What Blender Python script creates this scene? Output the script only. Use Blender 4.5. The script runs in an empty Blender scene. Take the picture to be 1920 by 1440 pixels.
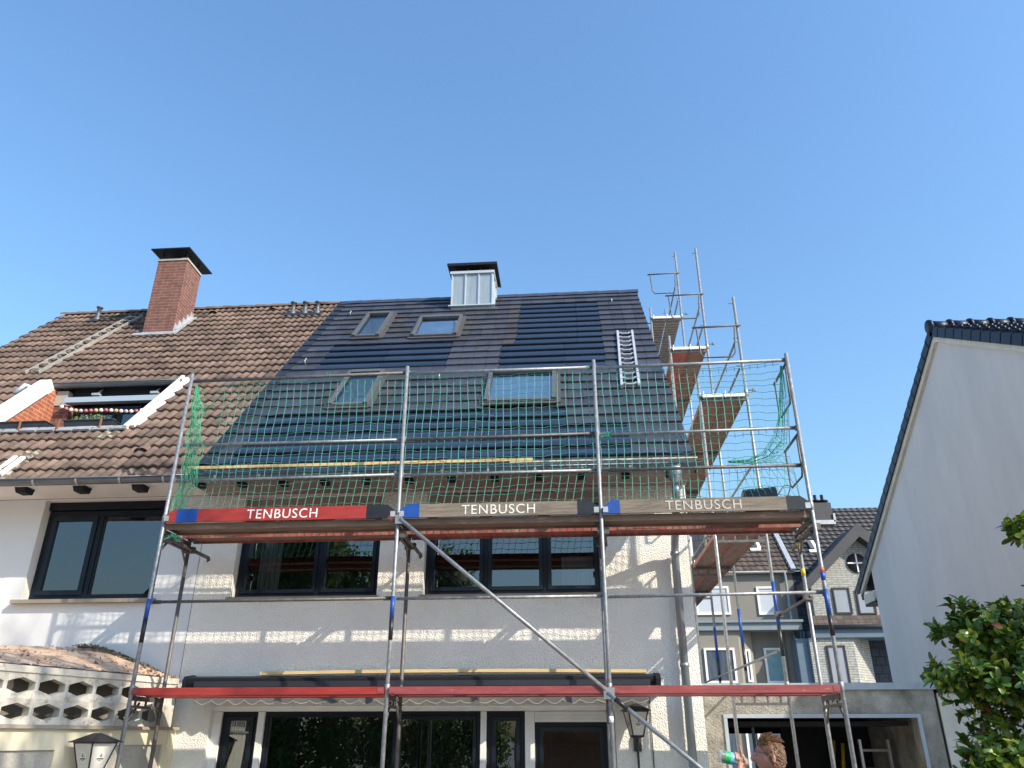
import bpy, bmesh, math, random
from math import sin, cos, pi, radians, atan2, sqrt, tan
from mathutils import Vector, Matrix, noise
random.seed(7)
S = bpy.context.scene
COL = S.collection
V = Vector

# ------------------------------------------------------------------ camera
CAM = V((5.13, 0.0, 1.75)); FPX = 1441.4; PITCH = radians(24.68); YAW = radians(4.44)
cd = bpy.data.cameras.new('camera'); cam = bpy.data.objects.new('camera', cd); COL.objects.link(cam)
cam.location = CAM; cam.rotation_euler = (pi/2 + PITCH, 0, YAW)
cd.sensor_fit = 'HORIZONTAL'; cd.sensor_width = 36; cd.lens = FPX/1920*36
cd.clip_end = 3000; cd.clip_start = 0.05
S.camera = cam

def bp(px, py, ax, v):
    """a measured point of the survey: where the line of sight meets a real plane"""
    x = px-960; y = 720-py
    fw = FPX*cos(PITCH)-y*sin(PITCH); Z = FPX*sin(PITCH)+y*cos(PITCH)
    r = (x*cos(YAW)-fw*sin(YAW), x*sin(YAW)+fw*cos(YAW), Z)
    t = (v-CAM[ax])/r[ax]
    return V([CAM[i]+r[i]*t for i in range(3)])

# ------------------------------------------------------------------ sun and sky
EL = radians(35.6); AZ = radians(57.5)
SUN = V((sin(AZ)*cos(EL), -cos(AZ)*cos(EL), sin(EL)))
ld = bpy.data.lights.new('sun', 'SUN'); lo = bpy.data.objects.new('sun', ld); COL.objects.link(lo)
ld.energy = 3.8; ld.angle = radians(0.5); ld.color = (1.0, 0.90, 0.75)
lo.rotation_euler = SUN.to_track_quat('Z', 'Y').to_euler(); lo.location = (20, -20, 30)
W = bpy.data.worlds.new('World'); S.world = W; W.use_nodes = True
nt = W.node_tree; bg = nt.nodes['Background']
sky = nt.nodes.new('ShaderNodeTexSky'); sky.sky_type = 'NISHITA'; sky.sun_disc = False
sky.sun_elevation = EL; sky.sun_rotation = atan2(SUN.x, SUN.y)
sky.altitude = 0; sky.air_density = 1.9; sky.dust_density = 1.6; sky.ozone_density = 9.5
nt.links.new(sky.outputs[0], bg.inputs[0]); bg.inputs[1].default_value = 0.143
S.view_settings.view_transform = 'Standard'; S.view_settings.look = 'None'
S.view_settings.exposure = 0.85; S.view_settings.gamma = 1.0; S.view_settings.use_curve_mapping = False

# ------------------------------------------------------------------ materials
def M(name, col, rough=.7, metal=0, var=.12, vs=3.0, stretch=(1, 1, 1), bump=0, bs=60, bd=.01, col2=None,
      c2s=6, c2t=.6, c2w=.05, spec=.5, tone=False, coat=0, alpha=None, c2stretch=None, trans=0):
    m = bpy.data.materials.new(name); m.use_nodes = True
    t = m.node_tree; N = t.nodes; L = t.links; p = N['Principled BSDF']
    p.inputs['Roughness'].default_value = rough; p.inputs['Metallic'].default_value = metal
    p.inputs['Specular IOR Level'].default_value = spec
    if coat: p.inputs['Coat Weight'].default_value = coat; p.inputs['Coat Roughness'].default_value = .08
    tc = N.new('ShaderNodeTexCoord'); mp = N.new('ShaderNodeMapping'); mp.inputs['Scale'].default_value = stretch
    L.new(tc.outputs['Object'], mp.inputs[0])
    no = N.new('ShaderNodeTexNoise'); no.inputs['Scale'].default_value = vs; no.inputs['Detail'].default_value = 6
    no.inputs['Roughness'].default_value = .6
    L.new(mp.outputs[0], no.inputs['Vector'])
    cr = N.new('ShaderNodeMapRange'); cr.inputs['From Min'].default_value = .3; cr.inputs['From Max'].default_value = .7
    cr.inputs['To Min'].default_value = 1-var; cr.inputs['To Max'].default_value = 1+var
    L.new(no.outputs[0], cr.inputs[0])
    base = N.new('ShaderNodeRGB'); base.outputs[0].default_value = (*col, 1)
    cur = base.outputs[0]
    if col2 is not None:
        n2 = N.new('ShaderNodeTexNoise'); n2.inputs['Scale'].default_value = c2s; n2.inputs['Detail'].default_value = 8
        n2.inputs['Roughness'].default_value = .7
        if c2stretch:
            mp2 = N.new('ShaderNodeMapping'); mp2.inputs['Scale'].default_value = c2stretch
            L.new(tc.outputs['Object'], mp2.inputs[0]); L.new(mp2.outputs[0], n2.inputs['Vector'])
        else: L.new(mp.outputs[0], n2.inputs['Vector'])
        r2 = N.new('ShaderNodeMapRange'); r2.inputs['From Min'].default_value = c2t-c2w; r2.inputs['From Max'].default_value = c2t+c2w
        L.new(n2.outputs[0], r2.inputs[0])
        mx = N.new('ShaderNodeMix'); mx.data_type = 'RGBA'; mx.inputs[7].default_value = (*col2, 1)
        L.new(r2.outputs[0], mx.inputs[0]); L.new(cur, mx.inputs[6]); cur = mx.outputs[2]
    vm = N.new('ShaderNodeVectorMath'); vm.operation = 'SCALE'; L.new(cur, vm.inputs[0]); L.new(cr.outputs[0], vm.inputs['Scale'])
    cur = vm.outputs[0]
    if tone:
        at = N.new('ShaderNodeAttribute'); at.attribute_name = 'tone'
        v2 = N.new('ShaderNodeVectorMath'); v2.operation = 'SCALE'; L.new(cur, v2.inputs[0]); L.new(at.outputs['Fac'], v2.inputs['Scale'])
        cur = v2.outputs[0]
    L.new(cur, p.inputs['Base Color'])
    if trans:
        tr = N.new('ShaderNodeBsdfTranslucent'); L.new(cur, tr.inputs[0]); ms = N.new('ShaderNodeMixShader')
        ms.inputs[0].default_value = trans; L.new(p.outputs[0], ms.inputs[1]); L.new(tr.outputs[0], ms.inputs[2])
        L.new(ms.outputs[0], N['Material Output'].inputs[0])
    if bump:
        b = N.new('ShaderNodeBump'); b.inputs['Strength'].default_value = bump; b.inputs['Distance'].default_value = bd
        nb = N.new('ShaderNodeTexNoise'); nb.inputs['Scale'].default_value = bs; nb.inputs['Detail'].default_value = 3
        L.new(tc.outputs['Object'], nb.inputs['Vector']); L.new(nb.outputs[0], b.inputs['Height'])
        L.new(b.outputs[0], p.inputs['Normal'])
    return m

def brick_mat(name, c1, c2, cm, bw, bh, ms, axis='xz', rough=.85, mortar_smooth=.1, offset=.5, bump=.4):
    m = bpy.data.materials.new(name); m.use_nodes = True
    t = m.node_tree; N = t.nodes; L = t.links; p = N['Principled BSDF']; p.inputs['Roughness'].default_value = rough
    tc = N.new('ShaderNodeTexCoord'); sx = N.new('ShaderNodeSeparateXYZ'); L.new(tc.outputs['Object'], sx.inputs[0])
    ad = N.new('ShaderNodeMath'); L.new(sx.outputs[0], ad.inputs[0]); L.new(sx.outputs[1], ad.inputs[1])
    cx = N.new('ShaderNodeCombineXYZ'); L.new(ad.outputs[0], cx.inputs[0]); L.new(sx.outputs[2], cx.inputs[1])
    br = N.new('ShaderNodeTexBrick'); L.new(cx.outputs[0], br.inputs['Vector'])
    br.inputs['Color1'].default_value = (*c1, 1); br.inputs['Color2'].default_value = (*c2, 1); br.inputs['Mortar'].default_value = (*cm, 1)
    br.inputs['Scale'].default_value = 1; br.inputs['Brick Width'].default_value = bw; br.inputs['Row Height'].default_value = bh
    br.inputs['Mortar Size'].default_value = ms; br.inputs['Mortar Smooth'].default_value = mortar_smooth; br.offset = offset
    no = N.new('ShaderNodeTexNoise'); no.inputs['Scale'].default_value = 9; no.inputs['Detail'].default_value = 6; L.new(tc.outputs['Object'], no.inputs['Vector'])
    cr = N.new('ShaderNodeMapRange'); cr.inputs['From Min'].default_value = .3; cr.inputs['From Max'].default_value = .7
    cr.inputs['To Min'].default_value = .75; cr.inputs['To Max'].default_value = 1.2; L.new(no.outputs[0], cr.inputs[0])
    vm = N.new('ShaderNodeVectorMath'); vm.operation = 'SCALE'; L.new(br.outputs[0], vm.inputs[0]); L.new(cr.outputs[0], vm.inputs['Scale'])
    L.new(vm.outputs[0], p.inputs['Base Color'])
    b = N.new('ShaderNodeBump'); b.inputs['Strength'].default_value = bump; b.inputs['Distance'].default_value = .01; b.invert = True
    L.new(br.outputs['Fac'], b.inputs['Height']); L.new(b.outputs[0], p.inputs['Normal'])
    return m

def glass_mat(name, ior=2.3, tint=(.75, .8, .82), refl=(.9, .95, 1)):
    m = bpy.data.materials.new(name); m.use_nodes = True
    t = m.node_tree; N = t.nodes; L = t.links; N.remove(N['Principled BSDF'])
    g = N.new('ShaderNodeBsdfGlossy'); g.inputs['Roughness'].default_value = .0; g.inputs[0].default_value = (*refl, 1)
    tr = N.new('ShaderNodeBsdfTransparent'); tr.inputs[0].default_value = (*tint, 1)
    fr = N.new('ShaderNodeFresnel'); fr.inputs[0].default_value = ior
    no = N.new('ShaderNodeTexNoise'); no.inputs['Scale'].default_value = 1.1; no.inputs['Detail'].default_value = 0
    tc = N.new('ShaderNodeTexCoord'); L.new(tc.outputs['Object'], no.inputs['Vector'])
    b = N.new('ShaderNodeBump'); b.inputs['Strength'].default_value = .25; b.inputs['Distance'].default_value = .02
    L.new(no.outputs[0], b.inputs['Height']); L.new(b.outputs[0], g.inputs['Normal'])
    ms = N.new('ShaderNodeMixShader'); L.new(fr.outputs[0], ms.inputs[0]); L.new(tr.outputs[0], ms.inputs[1]); L.new(g.outputs[0], ms.inputs[2])
    L.new(ms.outputs[0], N['Material Output'].inputs[0])
    return m

mt = {}
mt['render_rough'] = M('roughcast_render', (.82, .80, .735), .9, var=.05, vs=1.2, bump=.8, bs=50, bd=.028, col2=(.70, .68, .625), c2s=1.1, c2t=.66, c2w=.12)
mt['render_smooth'] = M('smooth_render', (.68, .69, .69), .85, var=.04, vs=1.5, bump=.25, bs=90, bd=.004, col2=(.61, .615, .60), c2s=1.5, c2t=.66, c2w=.1)
mt['reveal'] = M('reveal_paint', (.72, .71, .67), .7, var=.06)
mt['soffit'] = M('soffit_boards', (.34, .27, .235), .8, var=.08, stretch=(1, 12, 1))  # pinkish-brown reflection of the red boards put into the colour
mt['frame'] = M('anthracite_frame', (.008, .011, .019), .35, spec=.25, var=.05)
mt['frame2'] = M('anthracite_sash', (.009, .013, .022), .3, var=.05, spec=.3)
mt['glass'] = glass_mat('window_glass')
mt['glass_sky'] = glass_mat('roof_window_glass', 1.55, (.92, .96, .97))
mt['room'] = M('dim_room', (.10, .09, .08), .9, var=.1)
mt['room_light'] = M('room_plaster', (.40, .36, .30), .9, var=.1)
mt['curtain'] = M('net_curtain', (.42, .43, .43), .9, var=.25, vs=8, stretch=(4, 4, .05))
mt['sill'] = M('stone_sill', (.28, .24, .19), .7, var=.15)
mt['tile'] = M('anthracite_tile', (.040, .043, .055), .42, var=.18, vs=7, tone=True, spec=.6, bump=.15, bs=120, bd=.003)
mt['pv'] = M('solar_tile_glass', (.016, .023, .040), .24, var=.1, tone=True, spec=.9)
mt['tile_dust_reflect'] = M('dust_reflection_tile', (.054, .051, .054), .55, var=.3, vs=9, tone=True)  # also carries the pinkish reflection beside the roof windows as colour
mt['under'] = M('roof_underlay', (.02, .02, .022), .9)
mt['verge_dark'] = M('dark_flashing', (.03, .033, .042), .4, metal=.3, var=.15, vs=3, stretch=(1, 4, 4))
mt['pantile'] = M('brown_pantile', (.158, .107, .083), .88, var=.26, vs=6, tone=True, bump=.3, bs=70, bd=.004,
                  col2=(.055, .046, .038), c2s=2.2, c2t=.585, c2w=.12)
mt['lichen'] = M('pantile_lichen', (.13, .094, .075), .9, var=.3, vs=12, tone=True, col2=(.40, .38, .28), c2s=9, c2t=.54, c2w=.04)
mt['lead'] = M('lead_flashing', (.42, .43, .44), .5, metal=.4, var=.2, vs=8)
mt['zinc'] = M('zinc_sheet', (.36, .40, .41), .42, metal=.55, var=.12, vs=2.5, stretch=(6, 6, .8))
mt['zincpipe'] = M('zinc_pipe', (.30, .35, .37), .4, metal=.6, var=.15, vs=4)
mt['galv'] = M('galvanised_steel', (.27, .28, .29), .5, metal=.5, var=.3, vs=18, col2=(.50, .49, .46), c2s=9, c2t=.68, c2w=.04)
mt['galv_dark'] = M('weathered_steel', (.13, .12, .115), .6, metal=.5, var=.3, vs=14, col2=(.45, .44, .41), c2s=11, c2t=.70, c2w=.03)
mt['blue'] = M('blue_paint', (.010, .060, .28), .45, var=.15, vs=12, col2=(.35, .36, .38), c2s=22, c2t=.74, c2w=.02)
mt['black'] = M('black_paint', (.015, .015, .018), .4, var=.3, vs=12, col2=(.35, .35, .35), c2s=20, c2t=.73, c2w=.02)
mt['orange'] = M('orange_paint', (.75, .12, .03), .5)
mt['yellow'] = M('yellow_paint', (.75, .55, .02), .5)
mt['red'] = M('red_board_paint', (.31, .028, .021), .55, var=.18, vs=4, stretch=(1, 6, 6), col2=(.62, .55, .5), c2s=14, c2t=.69, c2w=.015)
mt['red_old'] = M('worn_red_paint', (.27, .050, .050), .6, var=.28, vs=3, stretch=(1, 5, 5), col2=(.50, .38, .36), c2s=9, c2t=.66, c2w=.05)
mt['wood_grey'] = M('weathered_board', (.19, .155, .12), .8, var=.35, vs=3.2, stretch=(1, 14, 14), col2=(.10, .08, .06), c2s=2.4, c2t=.62, c2w=.05, bump=.2, bs=40)
mt['deck_under'] = M('deck_plank', (.20, .13, .09), .8, var=.3, vs=3, stretch=(1, 10, 4), col2=(.35, .27, .2), c2s=2, c2t=.62, c2w=.05)
mt['deck_red'] = M('red_deck_plank', (.29, .075, .055), .75, var=.3, vs=2.5, stretch=(6, 1, 4), col2=(.24, .15, .10), c2s=1.5, c2t=.55, c2w=.08)
mt['deck_brown'] = M('brown_deck_plank', (.21, .125, .09), .8, var=.25, vs=2.5, stretch=(6, 1, 4))
mt['deck_metal'] = M('steel_deck', (.36, .34, .31), .5, metal=.3, var=.15, vs=3)
mt['timber'] = M('fresh_timber', (.62, .45, .22), .7, var=.15, vs=3, stretch=(1, 10, 10))
mt['letter'] = M('white_stencil', (.80, .77, .74), .7, var=.12, vs=20)
mt['letter_worn'] = M('worn_stencil', (.52, .49, .44), .8, var=.3, vs=16, stretch=(1, 3, 3), col2=(.26, .22, .18), c2s=16, c2t=.60, c2w=.08)
mt['net'] = M('green_net', (.095, .37, .28), .6, var=.2, vs=30)
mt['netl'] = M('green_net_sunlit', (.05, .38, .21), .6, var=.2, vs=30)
mt['awning'] = M('awning_case', (.008, .009, .013), .55, var=.2, spec=.3, vs=3)
mt['fabric'] = M('awning_fabric', (.11, .105, .10), .9, var=.2)
mt['cream'] = M('cream_edge', (.40, .36, .28), .9)
mt['plaster_cream'] = M('cream_wall', (.64, .58, .43), .9, var=.05, bump=.3, bs=60, bd=.005, col2=(.55, .47, .33), c2s=4, c2t=.72, c2w=.04)
mt['plaster_grey'] = M('grey_panel_render', (.36, .34, .30), .95, var=.14, vs=40, bump=.5, bs=90, bd=.006)
mt['block'] = M('breeze_block', (.50, .47, .41), .9, var=.16, vs=6, bump=.4, bs=50, bd=.006, col2=(.25, .23, .19), c2s=9, c2t=.60, c2w=.07)
mt['ledge'] = M('stone_ledge', (.30, .25, .20), .8, var=.2)
mt['peel'] = M('peeling_pink_sheet', (.50, .37, .27), .85, var=.22, vs=5, stretch=(1, 5, 1), bump=.5, bs=22, bd=.02,
               col2=(.36, .16, .09), c2s=3.2, c2t=.585, c2w=.05, c2stretch=(2.6, .8, 2))
mt['moss'] = M('dirty_edge', (.17, .135, .09), .95, var=.4, vs=20, bump=.8, bs=40, bd=.02)
mt['brick'] = brick_mat('red_chimney_brick', (.185, .070, .052), (.145, .054, .042), (.20, .155, .125), .25, .075, .008)
mt['brick_or'] = brick_mat('orange_brick', (.38, .10, .045), (.32, .08, .037), (.38, .24, .16), .24, .075, .009)
mt['white_brick'] = brick_mat('white_brick', (.42, .415, .375), (.37, .365, .335), (.24, .24, .225), .45, .10, .018)
mt['slate_clad'] = brick_mat('slate_cladding', (.045, .055, .075), (.035, .045, .060), (.02, .02, .03), .4, .35, .02)
mt['white_paint'] = M('white_paint', (.78, .77, .74), .6, var=.07, vs=5)
mt['dirty_white'] = M('dirty_white_metal', (.66, .64, .60), .6, var=.2, vs=5, col2=(.35, .32, .28), c2s=5, c2t=.66, c2w=.06)
mt['wh_wall'] = M('pale_gable_render', (.62, .59, .575), .9, var=.045, vs=1.3, stretch=(1, 1, .3), bump=.35, bs=90, bd=.005, col2=(.55, .53, .52), c2s=.7, c2t=.58, c2w=.12)
mt['wh_trim'] = M('gable_trim', (.62, .57, .48), .8)
mt['tile_blue'] = M('blue_black_tile', (.011, .016, .032), .42, var=.2, vs=5, tone=True, spec=.3)
mt['grey_house'] = M('grey_house_render', (.21, .195, .17), .92, var=.06, vs=.6)
mt['bluegrey'] = M('bluegrey_trim', (.10, .15, .20), .6, var=.1)
mt['shutter'] = M('roller_shutter', (.46, .49, .53), .6, var=.04, vs=3, stretch=(.2, .2, 20))
mt['garage'] = M('stained_concrete', (.29, .268, .225), .95, var=.42, vs=3.2, bump=1.0, bs=42, bd=.02, col2=(.44, .41, .36), c2s=1.7, c2t=.62, c2w=.09)
mt['garage_rough'] = mt['render_rough']
mt['garage_trim'] = M('garage_trim', (.34, .38, .42), .6, var=.15)
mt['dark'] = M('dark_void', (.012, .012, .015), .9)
mt['concrete'] = M('concrete', (.38, .35, .31), .9, var=.15, vs=3)
mt['ground'] = M('paving', (.26, .255, .24), .9, var=.2, vs=2)
mt['lamp_metal'] = M('lantern_metal', (.022, .020, .024), .5, var=.1)
mt['lamp_glass'] = M('opal_glass', (.62, .59, .53), .35, var=.04)
mt['emblem'] = M('emblem_print', (.80, .80, .76), .5, var=.02)
mt['emblem_dark'] = M('emblem_ink', (.06, .06, .075), .6, var=.1)
mt['leaf'] = M('leathery_leaf', (.078, .150, .020), .36, var=.35, vs=6, tone=True, trans=.3, spec=.55)
mt['leaf_y'] = M('yellow_green_lit_leaf', (.24, .28, .03), .38, var=.25, vs=6, tone=True, trans=.30)
mt['leaf_r'] = M('reddish_leaf', (.20, .065, .03), .4, var=.25, vs=6, tone=True, trans=.2)
mt['bark'] = M('bark', (.10, .075, .055), .95, var=.3, vs=10)
mt['foliage'] = M('garden_foliage', (.10, .17, .04), .6, var=.4, vs=1.5, tone=True, trans=.45)
mt['skin'] = M('skin', (.42, .20, .14), .5, var=.06, vs=12)
mt['hair'] = M('reddish_brown_hair', (.15, .066, .024), .5, var=.35, vs=30, tone=True)
mt['shirt'] = M('dark_tshirt', (.02, .022, .03), .85)
mt['trousers'] = M('work_trousers', (.05, .055, .06), .9)
mt['specs'] = M('spectacle_frame', (.01, .01, .012), .3)
mt['green_label'] = M('green_label', (.01, .36, .10), .45, var=.06)
mt['blue_label'] = M('pale_blue_label', (.16, .36, .48), .45, var=.25, vs=30)
mt['plant'] = M('box_plant', (.16, .20, .06), .7, var=.4, vs=20, tone=True)
mt['planter'] = M('planter_plastic', (.028, .033, .040), .5, var=.15, vs=5)
mt['rust'] = M('rusty_bracket', (.24, .10, .06), .8, var=.3, vs=20)
mt['wood_fence'] = M('orange_fence', (.20, .10, .05), .8, var=.3, vs=2, stretch=(8, 8, .6))
mt['bluebeam'] = M('pale_blue_beam', (.34, .42, .50), .6, var=.05)
mt['tub'] = M('black_bucket', (.018, .02, .03), .4)

def EXTRA():
    mt['lead_frame'] = M('roof_window_frame', (.10, .105, .108), .5, metal=.2, var=.1)
    mt['flash_brown'] = M('brown_flashing', (.058, .058, .062), .6, var=.2, vs=8)
    mt['blind_grey'] = M('grey_blind', (.60, .66, .70), .9)
    mt['zinc_light'] = M('light_zinc', (.52, .56, .58), .4, metal=.4, var=.1)
    mt['gutter'] = M('gutter_metal', (.13, .145, .16), .38, metal=.5, var=.2, vs=3, stretch=(1, 3, 3))
    mt['awning2'] = M('awning_rail', (.025, .028, .036), .4, var=.1)
    mt['timber_pale'] = M('pale_timber', (.62, .53, .38), .7, var=.12, vs=3, stretch=(1, 10, 10))
    mt['pipe_dark'] = M('vent_pipe_metal', (.11, .12, .13), .5, metal=.4, var=.15)
    mt['ladder_grey'] = M('dull_aluminium', (.36, .34, .30), .6, metal=.3, var=.2)
    mt['ladder_steel'] = M('bright_steel', (.62, .64, .66), .35, metal=.5, var=.15)
    mt['b_white'] = M('white_bulb', (.78, .76, .72), .4); mt['b_pink'] = M('pink_bulb', (.45, .12, .13), .4)
    mt['b_amber'] = M('amber_bulb', (.60, .36, .16), .4); mt['b_grey'] = M('grey_bulb', (.42, .40, .42), .4)
    mt['bluegrey2'] = M('pale_bluegrey_trim', (.19, .23, .25), .6, var=.08)
    mt['grey_house_lit'] = M('grey_house_lit_render', (.235, .215, .18), .92, var=.05)  # the grey house render again, paler, with sunlight put into the colour
    mt['pantile_far'] = M('far_brown_tile', (.080, .060, .050), .8, var=.2, tone=True)
    mt['tile_far'] = M('far_black_tile', (.026, .026, .031), .6, var=.2, tone=True)
    mt['slate_grey'] = M('grey_slate', (.048, .048, .053), .6, var=.15)
    mt['teal_glass'] = M('frosted_teal_glass', (.20, .34, .36), .3)
    mt['shutter_grey'] = M('grey_roller_shutter', (.27, .30, .34), .6, var=.05)
    mt['far_glass'] = M('far_window_glass', (.08, .10, .13), .12, var=.5, vs=1.5, stretch=(3, 3, .3))
    mt['letter_red'] = M('chipped_white_stencil', (.78, .75, .72), .7, var=.1, vs=20, col2=(.33, .05, .04), c2s=17, c2t=.62, c2w=.02)
    mt['letter_grey'] = M('scuffed_white_stencil', (.70, .68, .63), .7, var=.2, vs=20, stretch=(1, 2, 3), col2=(.24, .2, .16), c2s=15, c2t=.62, c2w=.05)
    mt['rust_dark'] = M('brown_window_frame', (.035, .024, .022), .6)
    mt['pet'] = M('clear_plastic', (.55, .60, .58), .25); mt['pet'].node_tree.nodes['Principled BSDF'].inputs['Alpha'].default_value = .28
EXTRA()
# ------------------------------------------------------------------ mesh builder
class B:
    def __init__(s): s.v = []; s.f = []; s.m = []; s.t = []; s.mi = 0; s.tone = 1.0; s.sm = []; s.smooth = False
    def quad(s, *ps):
        n = len(s.v); s.v += [tuple(p) for p in ps]; s.face(range(n, n+len(ps)))
    def face(s, idx): s.f.append(tuple(idx)); s.m.append(s.mi); s.t.append(s.tone); s.sm.append(s.smooth)
    def hexa(s, c):      # 8 corners: bottom 4 ccw, top 4
        n = len(s.v); s.v += [tuple(p) for p in c]
        for q in ((3, 2, 1, 0), (4, 5, 6, 7), (0, 1, 5, 4), (1, 2, 6, 5), (2, 3, 7, 6), (3, 0, 4, 7)): s.face([n+i for i in q])
    def box(s, x0, x1, y0, y1, z0, z1):
        s.hexa([(x0, y0, z0), (x1, y0, z0), (x1, y1, z0), (x0, y1, z0), (x0, y0, z1), (x1, y0, z1), (x1, y1, z1), (x0, y1, z1)])
    def fbox(s, fn, u0, u1, v0, v1, w0, w1):     # box in a mapped space fn(u,v,w)
        s.hexa([fn(u0, v0, w0), fn(u1, v0, w0), fn(u1, v1, w0), fn(u0, v1, w0), fn(u0, v0, w1), fn(u1, v0, w1), fn(u1, v1, w1), fn(u0, v1, w1)])
    def prism(s, poly, fn, w0, w1):              # polygon (u,v) ccw extruded between w0 and w1
        n = len(s.v); k = len(poly)
        s.v += [tuple(fn(u, v, w0)) for u, v in poly]+[tuple(fn(u, v, w1)) for u, v in poly]
        s.face([n+i for i in range(k)][::-1]); s.face([n+k+i for i in range(k)])
        for i in range(k): j = (i+1) % k; s.face([n+i, n+j, n+k+j, n+k+i])
    def tube(s, pts, r, n=8, caps=True, r2=None):
        pts = [V(p) for p in pts]; base = len(s.v); k = len(pts); sm0 = s.smooth; s.smooth = n > 4
        up = None
        for i, p in enumerate(pts):
            d = (pts[min(i+1, k-1)]-pts[max(i-1, 0)])
            if d.length < 1e-9: d = V((0, 0, 1))
            d.normalize()
            if up is None: up = V((0, 0, 1)) if abs(d.z) < .9 else V((1, 0, 0))
            a = d.cross(up)
            if a.length < 1e-4: a = d.cross(V((.3, .7, .2)))
            a.normalize(); b = a.cross(d); up = b
            rr = r if r2 is None else r+(r2-r)*i/max(1, k-1)
            if isinstance(r, (list, tuple)): rr = r[i]
            for j in range(n):
                t = 2*pi*j/n; s.v.append(tuple(p+a*cos(t)*rr+b*sin(t)*rr))
        for i in range(k-1):
            for j in range(n):
                q = (j+1) % n; s.face([base+i*n+j, base+i*n+q, base+(i+1)*n+q, base+(i+1)*n+j])
        if caps: s.face([base+j for j in range(n)][::-1]); s.face([base+(k-1)*n+j for j in range(n)])
        s.smooth = sm0
    def lathe(s, c, prof, n=16, axis='z'):       # prof [(r,z)]
        base = len(s.v); k = len(prof); sm0 = s.smooth; s.smooth = True; c = V(c)
        for r, z in prof:
            for j in range(n):
                t = 2*pi*j/n; p = (r*cos(t), r*sin(t), z)
                if axis == 'x': p = (z, r*cos(t), r*sin(t))
                if axis == 'y': p = (r*cos(t), z, r*sin(t))
                s.v.append(tuple(c+V(p)))
        for i in range(k-1):
            for j in range(n):
                q = (j+1) % n; s.face([base+i*n+j, base+i*n+q, base+(i+1)*n+q, base+(i+1)*n+j])
        s.face([base+j for j in range(n)][::-1]); s.face([base+(k-1)*n+j for j in range(n)]); s.smooth = sm0
    def ball(s, c, r, n=8, sc=(1, 1, 1)):
        m = max(4, n//2); base = len(s.v); sm0 = s.smooth; s.smooth = True; c = V(c)
        for i in range(m+1):
            a = pi*i/m
            for j in range(n):
                t = 2*pi*j/n; s.v.append((c.x+r*sc[0]*sin(a)*cos(t), c.y+r*sc[1]*sin(a)*sin(t), c.z+r*sc[2]*cos(a)))
        for i in range(m):
            for j in range(n):
                q = (j+1) % n; s.face([base+i*n+j, base+(i+1)*n+j, base+(i+1)*n+q, base+i*n+q])
        s.smooth = sm0
    def build(s, name, mats, parent=None, recalc=True):
        me = bpy.data.meshes.new(name); me.from_pydata(s.v, [], s.f); me.update()
        if not isinstance(mats, (list, tuple)): mats = [mats]
        for m in mats: me.materials.append(mt[m] if isinstance(m, str) else m)
        me.polygons.foreach_set('material_index', s.m); me.polygons.foreach_set('use_smooth', s.sm)
        if recalc:
            bm = bmesh.new(); bm.from_mesh(me); bmesh.ops.recalc_face_normals(bm, faces=bm.faces); bm.to_mesh(me); bm.free()
        at = me.attributes.new('tone', 'FLOAT', 'FACE'); at.data.foreach_set('value', s.t)
        return link(name, me, parent)
def link(name, me, parent=None):
    o = bpy.data.objects.new(name, me); COL.objects.link(o)
    if parent is not None:
        o.parent = parent; o.matrix_parent_inverse = Matrix.Translation(-root_loc(parent))
    return o
def root_loc(p):
    l = V(p.location)
    return l
def thing(name, label, cat, loc=(0, 0, 0), group=None):
    o = bpy.data.objects.new(name, None); COL.objects.link(o); o.location = loc; o.empty_display_size = .2
    return tag(o, label, cat, group)
def tag(o, label, cat, group=None):
    o['label'] = label; o['category'] = cat
    if group: o['group'] = group
    return o
def struct(o, kind='structure'): o['kind'] = kind; return o

def cells(u0, u1, v0, v1, holes):
    us = sorted(set([u0, u1]+[min(max(h[i], u0), u1) for h in holes for i in (0, 1)]))
    vs = sorted(set([v0, v1]+[min(max(h[i], v0), v1) for h in holes for i in (2, 3)]))
    for a, b in zip(us, us[1:]):
        for c, d in zip(vs, vs[1:]):
            mu, mv = (a+b)/2, (c+d)/2
            if not any(h[0] < mu < h[1] and h[2] < mv < h[3] for h in holes): yield a, b, c, d
def wall(b, u0, u1, v0, v1, holes, fn, depth, reveal_mi=None, back=True):
    """sheet wall with openings; fn(u,v,w): w=0 front, w=depth back"""
    m0 = b.mi
    for a, c, d, e in cells(u0, u1, v0, v1, holes):
        b.quad(fn(a, d, 0), fn(c, d, 0), fn(c, e, 0), fn(a, e, 0))
        if back: b.quad(fn(a, e, depth), fn(c, e, depth), fn(c, d, depth), fn(a, d, depth))
    if reveal_mi is not None: b.mi = reveal_mi
    for h in holes:
        p, q, r, t = h
        b.quad(fn(p, r, 0), fn(p, t, 0), fn(p, t, depth), fn(p, r, depth))
        b.quad(fn(q, t, 0), fn(q, r, 0), fn(q, r, depth), fn(q, t, depth))
        b.quad(fn(p, t, 0), fn(q, t, 0), fn(q, t, depth), fn(p, t, depth))
        b.quad(fn(q, r, 0), fn(p, r, 0), fn(p, r, depth), fn(q, r, depth))
    b.mi = m0
XZ = lambda y: (lambda u, v, w: (u, y+w, v))

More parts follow.
